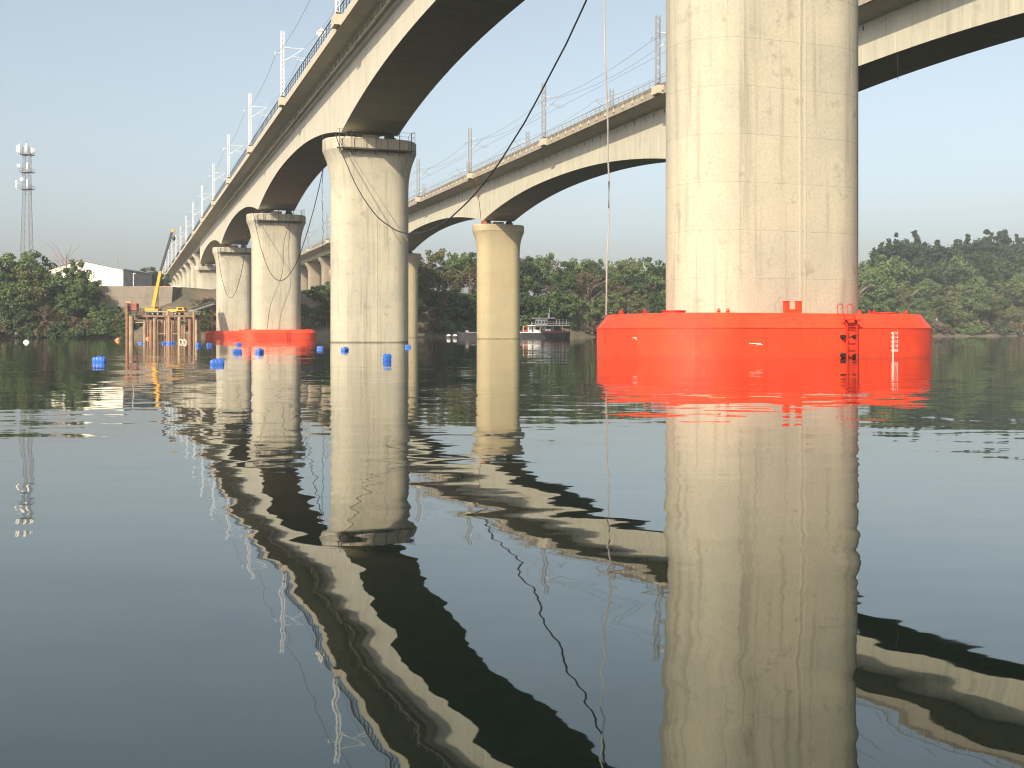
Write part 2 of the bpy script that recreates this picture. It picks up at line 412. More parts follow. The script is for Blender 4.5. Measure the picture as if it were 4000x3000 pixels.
def railing_mesh(L, h, mat, posts, rails, r=0.035, rtop=0.05):
    m = MB()
    for i in range(posts):
        y = (i + 0.5) * L / posts
        m.box((0, y, h / 2), (r * 2, r * 2, h))
    for z in rails: m.box((0, L / 2, z), (r * 1.1, L, r * 1.1))
    m.box((0, L / 2, h), (rtop * 1.6, L, rtop * 1.6))
    return m.mesh('railing_panel', mat)

def make_bridge(v0, s1, gmat, fmat, key, glabel, rlabel, old):
    g = thing('bridge_girder', glabel, 'bridge', nd * v0, B)
    p0 = s1 - SPAN
    n_sp = 5
    for sp in range(n_sp):
        if sp == 0: rangek = range(4, 17)
        else: rangek = range(17)
        for k in rangek:
            o = link('girder_segment', segment_mesh(k, gmat, key), g, (0, p0 + sp * SPAN + k * SEG, 0))
    s_end = p0 + n_sp * SPAN
    # approach spans
    ap = MB(); Lp = 32.7
    ap.loft([[Vector((x, y, z)) for x, z in section(31.4, web=2.9)] for y in (0.04, Lp - 0.04)])
    apm = ap.mesh('approach_span', gmat)
    n_ap = 9
    for k in range(n_ap): link('approach_span', apm, g, (0, s_end + k * Lp, 0))
    s_last = s_end + n_ap * Lp
    # edge beam (fascia) pieces
    fm = MB(); fm.box((0, SEG / 2, 34.15), (0.28, SEG - 0.012, 0.9)); fme = fm.mesh('edge_beam', fmat)
    s = p0 + 20
    n = 0
    while s < s_last - SEG and n < 130:
        link('edge_beam', fme, g, (-6.245, s, 0)); n += 1; s += SEG
    fl = MB(); fl.box((6.245, (p0 + 20 + s_last) / 2, 34.15), (0.28, s_last - p0 - 20, 0.9)); fl.build('edge_beam', fmat, g)
    if old:
        pw = MB(); pw.box((0, SEG / 2, 34.55), (0.16, SEG - 0.03, 1.15)); pwm = pw.mesh('parapet_panel', M['parapet'])
        bk = MB(); bk.box((0, 0, 0), (0.2, 0.22, 0.36)); bk.box((0.06, 0, 0.25), (0.08, 0.14, 0.3)); bkm = bk.mesh('bracket', M['fascia'])
        s = p0 + 25; n = 0
        while s < 420:
            link('parapet_panel', pwm, g, (-6.0, s, 0.25)); s += SEG
        s = 90.0
        while s < 380:
            link('bracket', bkm, g, (-6.5, s, 34.35)); s += 3.1
    # railing
    rl = thing('bridge_railing', rlabel, 'railing', nd * v0 + Vector((0, 0, 34.6 + (0.0 if not old else 0.1))), B)
    rm = railing_mesh(SEG, 1.35, M['dark'] if not old else M['galv_old'], 3, (0.45, 0.9), 0.035 if not old else 0.03, 0.06 if not old else 0.05)
    s = p0 + 25
    while s < s_last - SEG:
        link('railing_panel', rm, rl, (-6.28, s, 0)); s += SEG
    rr = railing_mesh(SEG * 4, 1.35, M['galv_old'], 10, (0.45, 0.9), 0.03)
    s = p0 + 25
    while s < 400:
        link('railing_panel', rr, rl, (6.28, s, 0)); s += SEG * 4
    return g, rl, s_end, s_last

g1, rail1, send1, slast1 = make_bridge(V1, S1, M['girder'], M['fascia'], 'new',
    'pale concrete haunched girder of the nearer railway bridge, overhead on the left',
    'black steel railing along the nearer bridge deck edge', False)
g2, rail2, send2, slast2 = make_bridge(V2, S2, M['old_girder'], M['old_fascia'], 'old',
    'weathered concrete haunched girder of the farther bridge behind the big pier',
    'thin grey steel railing along the farther bridge deck edge', True)

# ---- piers
def stadium(W, L, n=16):
    """outline of a round-ended pier, counter-clockwise, W across and L along"""
    r = L / 2; c = W / 2 - r; pts = []
    for i in range(n + 1):
        a = -PI / 2 + PI * i / n; pts.append((c + r * math.cos(a), r * math.sin(a)))
    for i in range(n + 1):
        a = PI / 2 + PI * i / n; pts.append((-c + r * math.cos(a), r * math.sin(a)))
    return pts
def ring(W, L, z, n=16): return [Vector((x, y, z)) for x, y in stadium(W, L, n)]
LIFT = 2.10; LIFT0 = 3.45 - 2 * LIFT
lift_cache = {}
def lift_mesh(mat, W, L, h, key):
    k = (key, round(h, 3))
    if k not in lift_cache:
        m = MB(); e = 0.007
        m.loft([ring(W - 2 * e, L - 2 * e, 0.001), ring(W, L, 0.014), ring(W, L, h - 0.014), ring(W - 2 * e, L - 2 * e, h - 0.001)])
        lift_cache[k] = m.mesh('shaft_lift', mat, True, 15)
    return lift_cache[k]
def cap_mesh(mat, W, L):
    m = MB(); rings = []
    z0, z1 = 18.15, 22.8
    for i in range(9):
        t = i / 8; e = 0.95 * t ** 2.3; rings.append(ring(W + 2 * e, L + 0.9 * e, z0 + (z1 - z0) * t))
    rings.append(ring(W + 1.94, L + 1.0, 22.86)); rings.append(ring(W + 1.94, L + 1.0, 24.12)); rings.append(ring(W + 1.7, L + 0.8, 24.24))
    m.loft(rings); return m.mesh('pier_cap', mat, True, 24)
cap_cache = {}
def make_pier(v0, s, label, mat, key, zbase=-3.0, W=9.45, L=4.95, platform=True, strip=True):
    p = thing('bridge_pier', label, 'pier', BP(s, v0, 0) + Vector((0, 0, zbase if zbase > 0 else 0)), B, 'round-ended piers of the two bridges')
    zo = zbase if zbase > 0 else 0
    z = LIFT0
    zs = [-3.0 if zbase < 0 else zbase]
    while z < 18.15 - 0.5:
        if z > zs[0] + 0.3: zs.append(z)
        z += LIFT
    zs.append(18.15)
    for a, b_ in zip(zs, zs[1:]):
        link('shaft_lift', lift_mesh(mat, W, L, b_ - a, key), p, (0, 0, a - zo))
    if key not in cap_cache: cap_cache[key] = cap_mesh(mat, W, L)
    cap = link('pier_cap', cap_cache[key], p, (0, 0, -zo))
    bm_ = MB()
    for x in (-2.4, 2.4):
        q = MB(); q.box((x, 0, 24.5), (1.3, 1.5, 0.56)); q.box((x, 0, 24.9), (1.0, 1.1, 0.5)); q.build('bearing', M['steel_dark'], p, loc=(0, 0, -zo))
    q = MB(); q.box((0, 0.0, 24.6), (2.0, 1.6, 0.72)); q.build('shear_block', mat, p, loc=(0, 0, -zo))
    if strip:
        y = -L / 2
        q = MB(); q.box((0.35, y - 0.012, 7.0), (0.10, 0.05, 20.0)); q.box((0.62, y - 0.006, 7.0), (0.05, 0.03, 20.0)); q.build('drip_strip', mat, p, loc=(0, 0, -zo))
    if platform:
        f = MB(); y = -L / 2 - 0.95
        for i in range(7):
            x = -4.3 + i * 8.6 / 6
            f.bar((x, y, 22.5), (x, y, 25.0), 0.07); f.bar((x, y, 22.75), (x, y + 0.5, 22.75), 0.08); f.bar((x, y + 0.45, 22.3), (x, y, 22.75), 0.06)
        f.bar((-4.6, y, 22.78), (4.6, y, 22.78), 0.14); f.bar((-4.6, y, 24.97), (4.6, y, 24.97), 0.03); f.bar((-4.6, y, 24.5), (4.6, y, 24.5), 0.025)
        f.box((0, y + 0.28, 22.86), (9.2, 0.55, 0.04))
        f.build('access_platform', M['steel_dark'], p, loc=(0, 0, -zo))
        # panel boards in front of the bearings
        for i in range(5):
            q = MB(); q.box((-3.3 + i * 1.62, -L / 2 - 0.53, 23.5), (1.56, 0.06, 1.0)); q.build('cap_panel', mat, p, loc=(0, 0, -zo))
        f = MB()
        for sx in (1,):
            x0 = sx * 4.6
            for y_ in (-1.6, 0.0, 1.6):
                f.bar((x0 + sx * 0.6, y_, 24.2), (x0 + sx * 0.6, y_, 25.5), 0.045)
            for z_ in (24.85, 25.5): f.bar((x0 + sx * 0.6, -1.6, z_), (x0 + sx * 0.6, 1.6, z_), 0.035)
        f.build('handrail', M['galv_old'], p, loc=(0, 0, -zo))
    return p

names1 = ['massive cream concrete pier rising out of the big near red float',
          'tall flared concrete pier with hanging cables, standing bare in the water',
          'round-ended concrete pier standing in the smaller distant red float, right of two',
          'concrete pier farthest out in the water, in the leftmost red float',
          'pale main-span pier on the left bank behind the leftmost red float']
piers1 = []
for i, lab in enumerate(names1):
    s = S1 + i * SPAN
    if i < 4: p = make_pier(V1, s, lab, M['pier'], 'new')
    else:
        c = BP(s, V1, 0); p = make_pier(V1, s, lab, M['pier'], 'new', zbase=ground_z(c.x, c.y) - 1.0, strip=False)
    piers1.append(p)
names2 = ['farther-bridge pier hidden close behind the massive near pier',
          'yellowish concrete pier of the farther bridge beside the moored ferry',
          'slim-looking yellowish pier of the farther bridge seen right of the cable-hung pier',
          'farther-bridge main pier on the bank seen between the cable-hung pier and its neighbour']
for i, lab in zip((1, 2, 3, 4), names2):
    s = S2 + i * SPAN - (4.5 if i == 1 else 0); c = BP(s, V2, 0)
    zb = ground_z(c.x, c.y)
    make_pier(V2, s, lab, M['old_pier'], 'old', zbase=-3.0 if zb < 0.5 else zb - 1.0, strip=False, platform=False)

# approach piers on land
def approach_pier(v0, s, label, mat, key, group):
    c = BP(s, v0, 0); zb = ground_z(c.x, c.y) - 1.0
    p = thing('approach_pier', label, 'pier', Vector((c.x, c.y, zb)), B, group)
    k = ('ap', key)
    if k not in cap_cache:
        m = MB(); m.loft([ring(5.6, 2.4, -26, 6), ring(5.6, 2.4, 0, 6)]); a = m.mesh('shaft', mat, True)
        m = MB(); m.loft([ring(5.6 + 2 * 1.3 * (i / 5) ** 2, 2.4 + 0.5 * (i / 5), 3.4 * i / 5, 6) for i in range(6)] + [ring(8.3, 3.0, 4.2, 6)]); b_ = m.mesh('pier_head', mat, True)
        m = MB(); m.box((-2, 0, 0), (1, 1, 0.7)); m.box((2, 0, 0), (1, 1, 0.7)); d_ = m.mesh('bearing', M['steel_dark'])
        cap_cache[k] = (a, b_, d_)
    a, b_, d_ = cap_cache[k]
    zt = 30.9 - 4.2
    sh = link('shaft', a, p, (0, 0, zt - zb)); sc = (zt - zb) / 26.0; sh.scale = (1, 1, sc)
    link('pier_head', b_, p, (0, 0, zt - zb)); link('bearing', d_, p, (0, 0, 30.9 + 0.3 - zb))
    return p
for k in range(1, 10):
    approach_pier(V1, send1 + k * 32.7, 'pale approach pier in the receding row on the left bank', M['pier'], 'new', 'approach piers of the nearer bridge')
for k in range(1, 10):
    approach_pier(V2, send2 + k * 32.7, 'shaded flared approach pier of the farther bridge on the bank', M['old_approach_shaded'], 'old', 'approach piers of the farther bridge')

# ---- mast ledges, masts, wires
def mast_meshes(H, mat, key, hx, wd):
    m = MB()
    for x in (-hx, hx):
        for y in (-0.16, 0.16): m.box((x, y, H / 2), (wd, wd, H))
    n = int(H / 0.62)
    for i in range(n):
        z0, z1 = 0.15 + i * (H - 0.3) / n, 0.15 + (i + 1) * (H - 0.3) / n
        s = 1 if i % 2 else -1
        m.bar((-hx * s, -0.16, z0), (hx * s, -0.16, z1), 0.06); m.bar((hx * s, 0.16, z0), (-hx * s, 0.16, z1), 0.05)
    post = m.mesh('post', mat)
    m = MB(); m.box((0, 0, 0.05), (0.75, 0.9, 0.1)); m.box((0, 0.3, 0.2), (0.5, 0.08, 0.3)); m.box((0, -0.3, 0.2), (0.5, 0.08, 0.3)); base = m.mesh('base_plate', M['steel_dark'])
    zt, zl = H * 0.755, H * 0.545
    m = MB(); m.bar((0.1, 0, zt), (3.1, 0, zt + 0.12), 0.05); m.bar((0.1, 0, zl), (3.15, 0, zt + 0.2), 0.075)
    m.bar((1.5, 0, zl + 0.9), (3.9, 0, zl + 0.65), 0.05); m.bar((2.0, 0, zl + 0.55), (3.5, 0, zl + 0.35), 0.06); m.bar((0.42, 0, zl + 0.2), (0.42, 0, zt), 0.045)
    arm = m.mesh('cantilever_arm', mat)
    m = MB(); m.tube([(0.18, 0, zt), (0.4, 0, zt), (0.45, 0, zt), (1.15, 0, zt + 0.05)], [0.06, 0.12, 0.13, 0.09], 6)
    d = Vector((3.0, 0, zt + 0.2 - zl)).normalized(); a = Vector((0.15, 0, zl))
    m.tube([a, a + d * 0.25, a + d * 0.9], [0.06, 0.13, 0.09], 6); ins = m.mesh('insulator', M['galv'])
    m = MB(); m.bar((-0.05, 0, H * 0.67), (-1.0, 0, H * 0.68), 0.06); m.tube([(-1.0, 0, H * 0.68), (-1.0, 0, H * 0.63)], 0.07, 6); fb = m.mesh('feeder_bracket', mat)
    return dict(post=post, base_plate=base, cantilever_arm=arm, insulator=ins, feeder_bracket=fb)
MAST_H = 9.7
ms_new = mast_meshes(MAST_H, M['galv'], 'n', 0.19, 0.11); ms_old = mast_meshes(MAST_H, M['galv_old'], 'o', 0.33, 0.075)
lm = MB(); lm.loft([[Vector((x, y, z)) for y, z in ((-0.95, 33.85), (0.95, 33.85), (0.95, 34.95), (-0.95, 34.95))] for x in (0.35, -0.75)])
led_new = lm.mesh('mast_ledge', M['fascia']); led_old = lm.mesh('mast_ledge', M['fascia'])
def masts(g, v0, slist, side, ms, led, label, group, zbase=34.95):
    for s in slist:
        if led is not None:
            o = link('mast_ledge', led, g, (-6.25 if side < 0 else 6.25, s, 0))
            if side > 0: o.rotation_euler = (0, 0, PI)
        t_ = thing('catenary_mast', label, 'mast', BP(s, v0 + side * 6.5, zbase), B if side < 0 else B + PI, group)
        for k, me in ms.items(): link(k, me, t_)
sl1 = [114.3 + 42.5 * k for k in range(14)]
masts(g1, V1, sl1, -1, ms_new, led_new, 'white lattice catenary mast standing on the nearer bridge edge', 'masts along the nearer bridge')
sl2 = [S2 + 84.5 + 42.5 * k for k in range(9)]
masts(g2, V2, sl2, -1, ms_old, led_old, 'grey lattice catenary mast on the near edge of the farther bridge', 'near-side masts of the farther bridge')
masts(g2, V2, sl2[:7], 1, ms_old, led_old, 'grey catenary mast on the far edge of the farther bridge', 'far-side masts of the farther bridge')
def wire(name, label, sl, v, z, sag, r, group, cat='wire', mat='wire', n=6):
    pts = []
    for a, b_ in zip(sl, sl[1:]):
        for i in range(n):
            t = i / n; pts.append(BP(a + (b_ - a) * t, v, z - sag * 4 * t * (1 - t)))
    m = MB(); m.tube(pts, r, 4); o = m.build(name, M[mat]); tag(o, label, cat, group)
def ext(sl): return [sl[0] - 42.5] + sl
zb = 34.95
wire('overhead_wire', 'outer feeder wire strung left of the white masts', ext(sl1), V1 - 7.5, zb + MAST_H * 0.63, 1.2, 0.022, None)
wire('overhead_wire', 'upper messenger wire over the nearer bridge track', ext(sl1), V1 - 3.4, zb + MAST_H * 0.775, 1.3, 0.018, None)
wire('overhead_wire', 'lower contact wire over the nearer bridge track', ext(sl1), V1 - 3.2, zb + MAST_H * 0.62, 0.1, 0.018, None)
for k, (dv, zz, sag, lab) in enumerate(((-7.5, .63, 1.0, 'outermost feeder wire on the near side of the farther bridge'), (-3.4, .775, 1.2, 'near-track messenger wire of the farther bridge'),
        (-3.2, .62, .1, 'near-track contact wire of the farther bridge'), (3.4, .775, 1.2, 'far-track messenger wire of the farther bridge'), (3.2, .62, .1, 'far-track contact wire of the farther bridge'))):
    wire('overhead_wire', lab, ext(sl2), V2 + dv, zb + MAST_H * zz, sag, 0.022, None)

# drain pipe under the cantilever of the nearer bridge with its short stubs
dp = thing('drain_pipe', 'pale drain pipe with short stubs hung under the nearer bridge cantilever', 'pipe', nd * (V1 - 4.35), B)
st = MB(); st.tube([(0, 0, 32.55), (0, 0, 33.55)], 0.075, 6); stm = st.mesh('stub_pipe', M['fascia'])
pl = MB(); pl.tube([(0, 0, 32.5), (0, SEG / 2, 32.42), (0, SEG - 0.02, 32.5)], 0.13, 8); plm = pl.mesh('pipe_length', M['fascia'], True)
s = 60.0
while s < 300:
    link('pipe_length', plm, dp, (0, s, 0))
    for q in (0.6, 3.1): link('stub_pipe', stm, dp, (random.uniform(-.02, .02), s + q, 0))
    s += SEG
# scuppers on the farther bridge web
wh = MB(); wh.box((0, 0, 0), (0.05, 0.14, 0.5)); whm = wh.mesh('drain_hole', M['steel_dark'])
s = 92.0
while s < 300:
    link('drain_hole', whm, g2, (-3.512, s, 32.55)); s += 3.1

# diamond sign on the nearer bridge
def text_mesh(txt, size, name, mat):
    cu = bpy.data.curves.new('text', 'FONT'); cu.body = txt; cu.size = size; cu.align_x = 'CENTER'; cu.align_y = 'CENTER'; cu.extrude = 0.004
    o = bpy.data.objects.new('text', cu); COL.objects.link(o)
    bpy.context.view_layer.update()
    me = bpy.data.meshes.new_from_object(o.evaluated_get(bpy.context.evaluated_depsgraph_get()))
    bpy.data.objects.remove(o); bpy.data.curves.remove(cu)
    me.name = name; me.materials.clear(); me.materials.append(mat); return me
sg = thing('trackside_sign', 'small white diamond sign with a black character above the bridge railing', 'sign', BP(127.5, V1 - 6.0, 34.6), 0)
q = MB(); q.bar((0, 0, 0), (0, 0, 1.6), 0.07); q.build('post', M['galv'], sg)
q = MB(); q.box((0, 0, 2.15), (1.0, 0.03, 1.0), m=Matrix.Rotation(R(45), 3, 'Y')); q.build('sign_plate', M['white'], sg)
q = MB()
for k in range(4):
    a = R(90 * k); c0 = Vector((0, -0.02, 2.15)); e0 = Vector((math.cos(a), 0, math.sin(a))) * 0.66; e1 = Vector((math.cos(a + PI / 2), 0, math.sin(a + PI / 2))) * 0.66
    q.bar(c0 + e0, c0 + e1, 0.04)
q.build('sign_border', M['dark'], sg)
tm = link('sign_character', text_mesh('合', 0.85, 'sign_character', M['dark']), sg, (0, -0.025, 2.12)); tm.rotation_euler = (R(90), 0, 0)

# ---- hanging cables
def para(a, b_, sag, n=28, jit=0.0):
    a, b_ = Vector(a), Vector(b_); pts = []
    for i in range(n + 1):
        t = i / n; p = a.lerp(b_, t); p.z -= sag * 4 * t * (1 - t)
        if jit and 0 < i < n: p += Vector((random.uniform(-jit, jit), 0, random.uniform(-jit, jit)))
        pts.append(p)
    return pts
vc = V1 - 4.75
for k, lab in ((0, 'thick black cable sagging from the near pier to the cable-hung pier'), (1, 'black cable sagging from the cable-hung pier to the next pier left'), (2, 'cable sagging between the two piers in the distant red floats')):
    q = MB(); q.tube(para(BP(S1 + k * SPAN + 1.0, vc, 24.4), BP(S1 + (k + 1) * SPAN - 3.1, vc, 24.4), 15.0, 36, 0.03), 0.055, 6)
    tag(q.build('sagging_cable', M['rope_black'], smooth=True), lab, 'cable')
def hang(p_top, p_bot, r, mat, label, jit=0.05, sway=0.15):
    q = MB(); n = 26; pts = []
    for i in range(n + 1):
        t = i / n; p = Vector(p_top).lerp(Vector(p_bot), t)
        p += Vector((math.sin(t * 9) * sway * t * (1 - t) * 2 + random.uniform(-jit, jit) * (0 < i < n), 0, 0)); pts.append(p)
    q.tube(pts, r, 6); tag(q.build('hanging_rope_or_shadow', M[mat], smooth=True), label, 'rope')
pt = P(2368, 1226, 49.5)
hang((pt.x + 0.15, pt.y, 33.8), (pt.x, pt.y, 1.9), 0.04, 'rope_pale', 'pale rope hanging straight down onto the left end of the near red float', 0.025, 0.3)
t0 = BP(S1 + SPAN - 1.5, V1 - 5.2, 24.2)
hang(BP(S1 + SPAN + 12, V1 - 3.6, 27.0), BP(S1 + SPAN + 12, V1 - 3.6, 12.0), 0.04, 'rope_black', 'thin black rope hanging from the girder just left of the cable-hung pier')
hang(BP(S1 + 2 * SPAN - 3.0, V1 + 2.6, 24.2), BP(S1 + 2 * SPAN - 5.0, V1 - 2.4, 1.9), 0.045, 'rope_black', 'dark cable leaning down the third pier to its red float', 0.02, -1.2)
hang(BP(S1 + SPAN - 3.2, V1 - 4.4, 24.2), BP(S1 + SPAN - 2.75, V1 + 4.0, 12.2), 0.035, 'rope_pale', 'thin strand standing in for the cable shadow down the cable-hung pier', 0.0, 0.0)  # modelled strand in place of the sagging cable's shadow on the pier
hang(BP(S2 + 40, V2 - 3.2, 28.9), BP(S2 + 40, V2 - 3.2, 26.2), 0.03, 'rope_black', 'short rope end dangling under the farther bridge at far right', 0.0, 0.0)
hang(BP(S2 + 2 * SPAN - 5, V2 - 6.6, 33.8), BP(S2 + 2 * SPAN - 1.0, V2 - 4.2, 25.3), 0.07, 'rust_orange', 'rusty ladder-like downpipe above the ferry-side pier', 0.03, 0.0)
q = MB(); q.box((0, 0, 0), (1.0, 0.7, 0.6)); q.box((0, 0, 0.35), (0.7, 0.5, 0.15))
tag(q.build('rusty_box', M['rust_orange'], loc=BP(S2 + 2 * SPAN - 1.9, V2 - 3.9, 24.54), rz=B), 'orange rusted box on top of the ferry-side pier', 'box')

# ------------------------------------------------------------------ red floats round the piers
def rrect(W, L, r, n=8):
    pts = []
    for cx, cy, a0 in ((W / 2 - r, -L / 2 + r, -PI / 2), (W / 2 - r, L / 2 - r, 0), (-W / 2 + r, L / 2 - r, PI / 2), (-W / 2 + r, -L / 2 + r, PI)):
        for i in range(n + 1):
            a = a0 + PI / 2 * i / n; pts.append((cx + r * math.cos(a), cy + r * math.sin(a)))
    return pts
FW, FL, FR = 15.0, 9.6, 3.5
KN, TOPZ = 1.27, 1.9
OUT = rrect(FW, FL, FR, 8); SLO = rrect(FW - 1.0, FL - 1.0, FR - 0.5, 8); INN = rrect(9.9, 5.7, 2.6, 8)
def fender_meshes():
    n = len(OUT); groups = []; step = 4; out = []
    for g0 in range(0, n, step):
        idx = [(g0 + k) % n for k in range(step + 1)]
        wall, slope_, deck = MB(), MB(), MB()
        def strip(mbx, a, za, b_, zb_):
            vs_ = [Vector((a[i][0], a[i][1], za)) for i in idx] + [Vector((b_[i][0], b_[i][1], zb_)) for i in idx]
            m_ = len(idx); mbx.add(vs_, [(k, k + 1, m_ + k + 1, m_ + k) for k in range(m_ - 1)])
        strip(wall, OUT, -0.8, OUT, KN); strip(slope_, OUT, KN, SLO, TOPZ); strip(deck, SLO, TOPZ, INN, TOPZ + 0.02)
        out.append((wall.mesh('hull_plate', M['red'], True), slope_.mesh('shoulder_plate', M['red'], True), deck.mesh('deck_plate', M['red'])))
    m = MB()
    vs_ = [Vector((x, y, -0.8)) for x, y in INN] + [Vector((x, y, TOPZ + 0.02)) for x, y in INN]
    nn = len(INN); m.add(vs_, [(k, (k + 1) % nn, nn + (k + 1) % nn, nn + k) for k in range(nn)])
    inner = m.mesh('inner_wall', M['red'])
    m = MB()                      # rub line at the knuckle and weld bead below
    for i in range(n):
        a, b_ = OUT[i], OUT[(i + 1) % n]
        m.bar((a[0], a[1], KN), (b_[0], b_[1], KN), 0.035)
    bead = m.mesh('knuckle_bead', M['red'])
    return out, inner, bead
fend_plates, fend_inner, fend_bead = fender_meshes()
def outline_at(px, centre, wall=True):
    """point and outward normal of the float outline seen at photo column px (front side)"""
    best = None
    n = len(OUT)
    for i in range(n):
        a, b_ = Vector((OUT[i][0], OUT[i][1], 0)), Vector((OUT[(i + 1) % n][0], OUT[(i + 1) % n][1], 0))
        for k in range(60):
            p = a.lerp(b_, k / 60); wv = centre + nd * p.x + dd * p.y
            x = 2000 + F * wv.x / wv.y
            e = (b_ - a).normalized(); nr = Vector((e.y, -e.x, 0))
            nw = nd * nr.x + dd * nr.y
            if nw.dot(-wv) <= 0: continue
            if best is None or abs(x - px) < best[0]: best = (abs(x - px), p.copy(), nr.copy())
    return best[1], best[2]
def make_fender(k, label):
    c = BP(S1 + k * SPAN, V1, 0)
    f = thing('floating_fender', label, 'float', c, B, 'red ring floats round the piers')
    for a, b_, d_ in fend_plates:
        link('hull_plate', a, f); link('shoulder_plate', b_, f); link('deck_plate', d_, f)
    link('inner_wall', fend_inner, f); link('knuckle_bead', fend_bead, f)
    spots = [(-6.8, 1.0), (6.3, 2.0), (6.6, -1.5)]
    if k == 0:
        for px in (2372, 2462, 2825, 2873, 3400, 3437, 3462, 3596):
            q_, n_ = outline_at(px, c); spots.append((q_.x - n_.x * 0.72, q_.y - n_.y * 0.72))
    else: spots += [(-6.2, -2.9), (-4.6, -3.7), (0, -3.9), (4.4, -3.7)]
    for p in spots:
        e = MB(); e.box((0, 0, 0.03), (0.15, 0.04, 0.08))
        ptsr = [(0.06 * math.cos(a), 0, 0.08 + 0.06 * math.sin(a)) for a in [PI * i / 6 for i in range(7)]]
        e.tube(ptsr, 0.022, 6); e.build('pad_eye', M['red_dark'], f, loc=(p[0], p[1], TOPZ + 0.02), rz=random.uniform(-.5, .5))
    for x, y in ((-5.6, -1.8), (5.9, -1.2)):
        e = MB(); e.tube([(0, 0, 0), (0, 0, 0.09)], 0.5, 20); e.tube([(0, 0, 0.09), (0, 0, 0.12)], 0.54, 20); e.build('manhole_cover', M['red_dark'], f, loc=(x, y, TOPZ + 0.01))
    return f, c
f1, c1 = make_fender(0, 'big bright red steel ring float with ladder around the massive near pier')
f3, c3 = make_fender(2, 'distant red ring float, the right and nearer of the two on the left')
f4, c4 = make_fender(3, 'distant red ring float farthest left, partly behind its neighbour')

# fittings of the near float
p, nr = outline_at(3318, c1)
ang = math.atan2(nr.y, nr.x) + PI / 2
lad = bpy.data.objects.new('ladder', None); COL.objects.link(lad); lad.parent = f1; lad.location = (p.x, p.y, 0); lad.rotation_euler = (0, 0, ang)
lad.empty_display_size = .3
# ladder local frame: -y is outward
for sx in (-0.25, 0.25):
    q = MB(); q.bar((sx, -0.16, -0.7), (sx, -0.16, 1.42), 0.065); q.bar((sx, -0.16, 1.42), (sx, 0.0, 1.80), 0.065); q.build('stile', M['red_dark'], lad)  # stiles in the darker red, which stands in for their shading
    q = MB(); pts = [(sx - 0.14, 0.3, TOPZ)] + [(sx - 0.14 + 0.14 * (1 - math.cos(a)), 0.3, TOPZ + 0.25 + 0.16 * math.sin(a)) for a in [PI * i / 10 for i in range(11)]] + [(sx + 0.14, 0.3, TOPZ)]
    q.tube(pts, 0.024, 6); q.build('grab_hoop', M['red_dark'], lad)
    for z in (0.9, 0.12):
        q = MB(); q.tube([(sx - 0.02, -0.19, z), (sx - 0.02, 0.02, z)], 0.09, 10); q.build('rubber_buffer', M['rubber'], lad, loc=(-0.12 if sx < 0 else 0.0, 0, 0))
for i in range(7):
    z = 1.33 - i * 0.29
    q = MB(); q.bar((-0.25, -0.16, z), (0.25, -0.16, z), 0.04); q.build('rung', M['red_dark'], lad)
q = MB(); q.box((0, -0.14, 1.62), (0.75, 0.42, 0.035)); q.bar((-0.3, -0.33, 1.6), (-0.12, 0.0, 1.42), 0.03); q.bar((0.3, -0.33, 1.6), (0.12, 0.0, 1.42), 0.03); q.build('step_platform', M['red_dark'], lad)
# H-shaped bollard
e = MB()
for x in (-0.31, 0.31): e.box((x, 0, 0.25), (0.2, 0.22, 0.5)); e.box((x, 0, 0.50), (0.24, 0.26, 0.03))
e.box((0, 0, 0.08), (0.5, 0.14, 0.16)); e.build('bollard', M['red'], f1, loc=(-0.9, -3.7, TOPZ + 0.02))
# draft scale
p, nr = outline_at(3490, c1); ang = math.atan2(nr.y, nr.x) + PI / 2
ds = bpy.data.objects.new('draft_scale', None); COL.objects.link(ds); ds.parent = f1; ds.location = (p.x + nr.x * 0.006, p.y + nr.y * 0.006, 0); ds.rotation_euler = (0, 0, ang)
q = MB(); q.box((0, 0, 0.42), (0.05, 0.012, 1.35)); q.build('scale_line', M['mark'], ds)
for i, tx in enumerate(('1.6', '1.4', '1.2', '1.0', '0.8')):
    z = 1.06 - i * 0.19
    q = MB(); q.box((-0.05, 0, z), (0.1, 0.012, 0.04)); q.build('tick', M['mark'], ds)
    o = link('numeral', text_mesh(tx, 0.17, 'numeral', M['mark']), ds, (0.16, -0.004, z)); o.rotation_euler = (R(90), 0, 0)
for px, z, L_ in ((2950, 0.62, 0.55), (2480, 0.85, 0.3)):
    p, nr = outline_at(px, c1); q = MB(); q.box((0, 0, 0), (L_, 0.012, 0.03)); q.box((L_ * .4, 0, -.05), (L_ * .5, 0.011, 0.025))
    q.build('scratch_mark', M['mark'], f1, loc=(p.x + nr.x * 0.004, p.y + nr.y * 0.004, z), rz=math.atan2(nr.y, nr.x) + PI / 2)
for fx, cx in ((f3, c3), (f4, c4)):
    p, nr = outline_at(2000 + F * cx.x / cx.y + 45, cx); q = MB()
    for sx in (-0.25, 0.25): q.bar((sx, -0.16, -0.5), (sx, -0.16, 1.8), 0.06)
    for i in range(6): q.bar((-0.25, -0.16, 0.1 + i * 0.28), (0.25, -0.16, 0.1 + i * 0.28), 0.03)
    q.build('ladder', M['red_dark'], fx, loc=(p.x, p.y, 0), rz=math.atan2(nr.y, nr.x) + PI / 2)

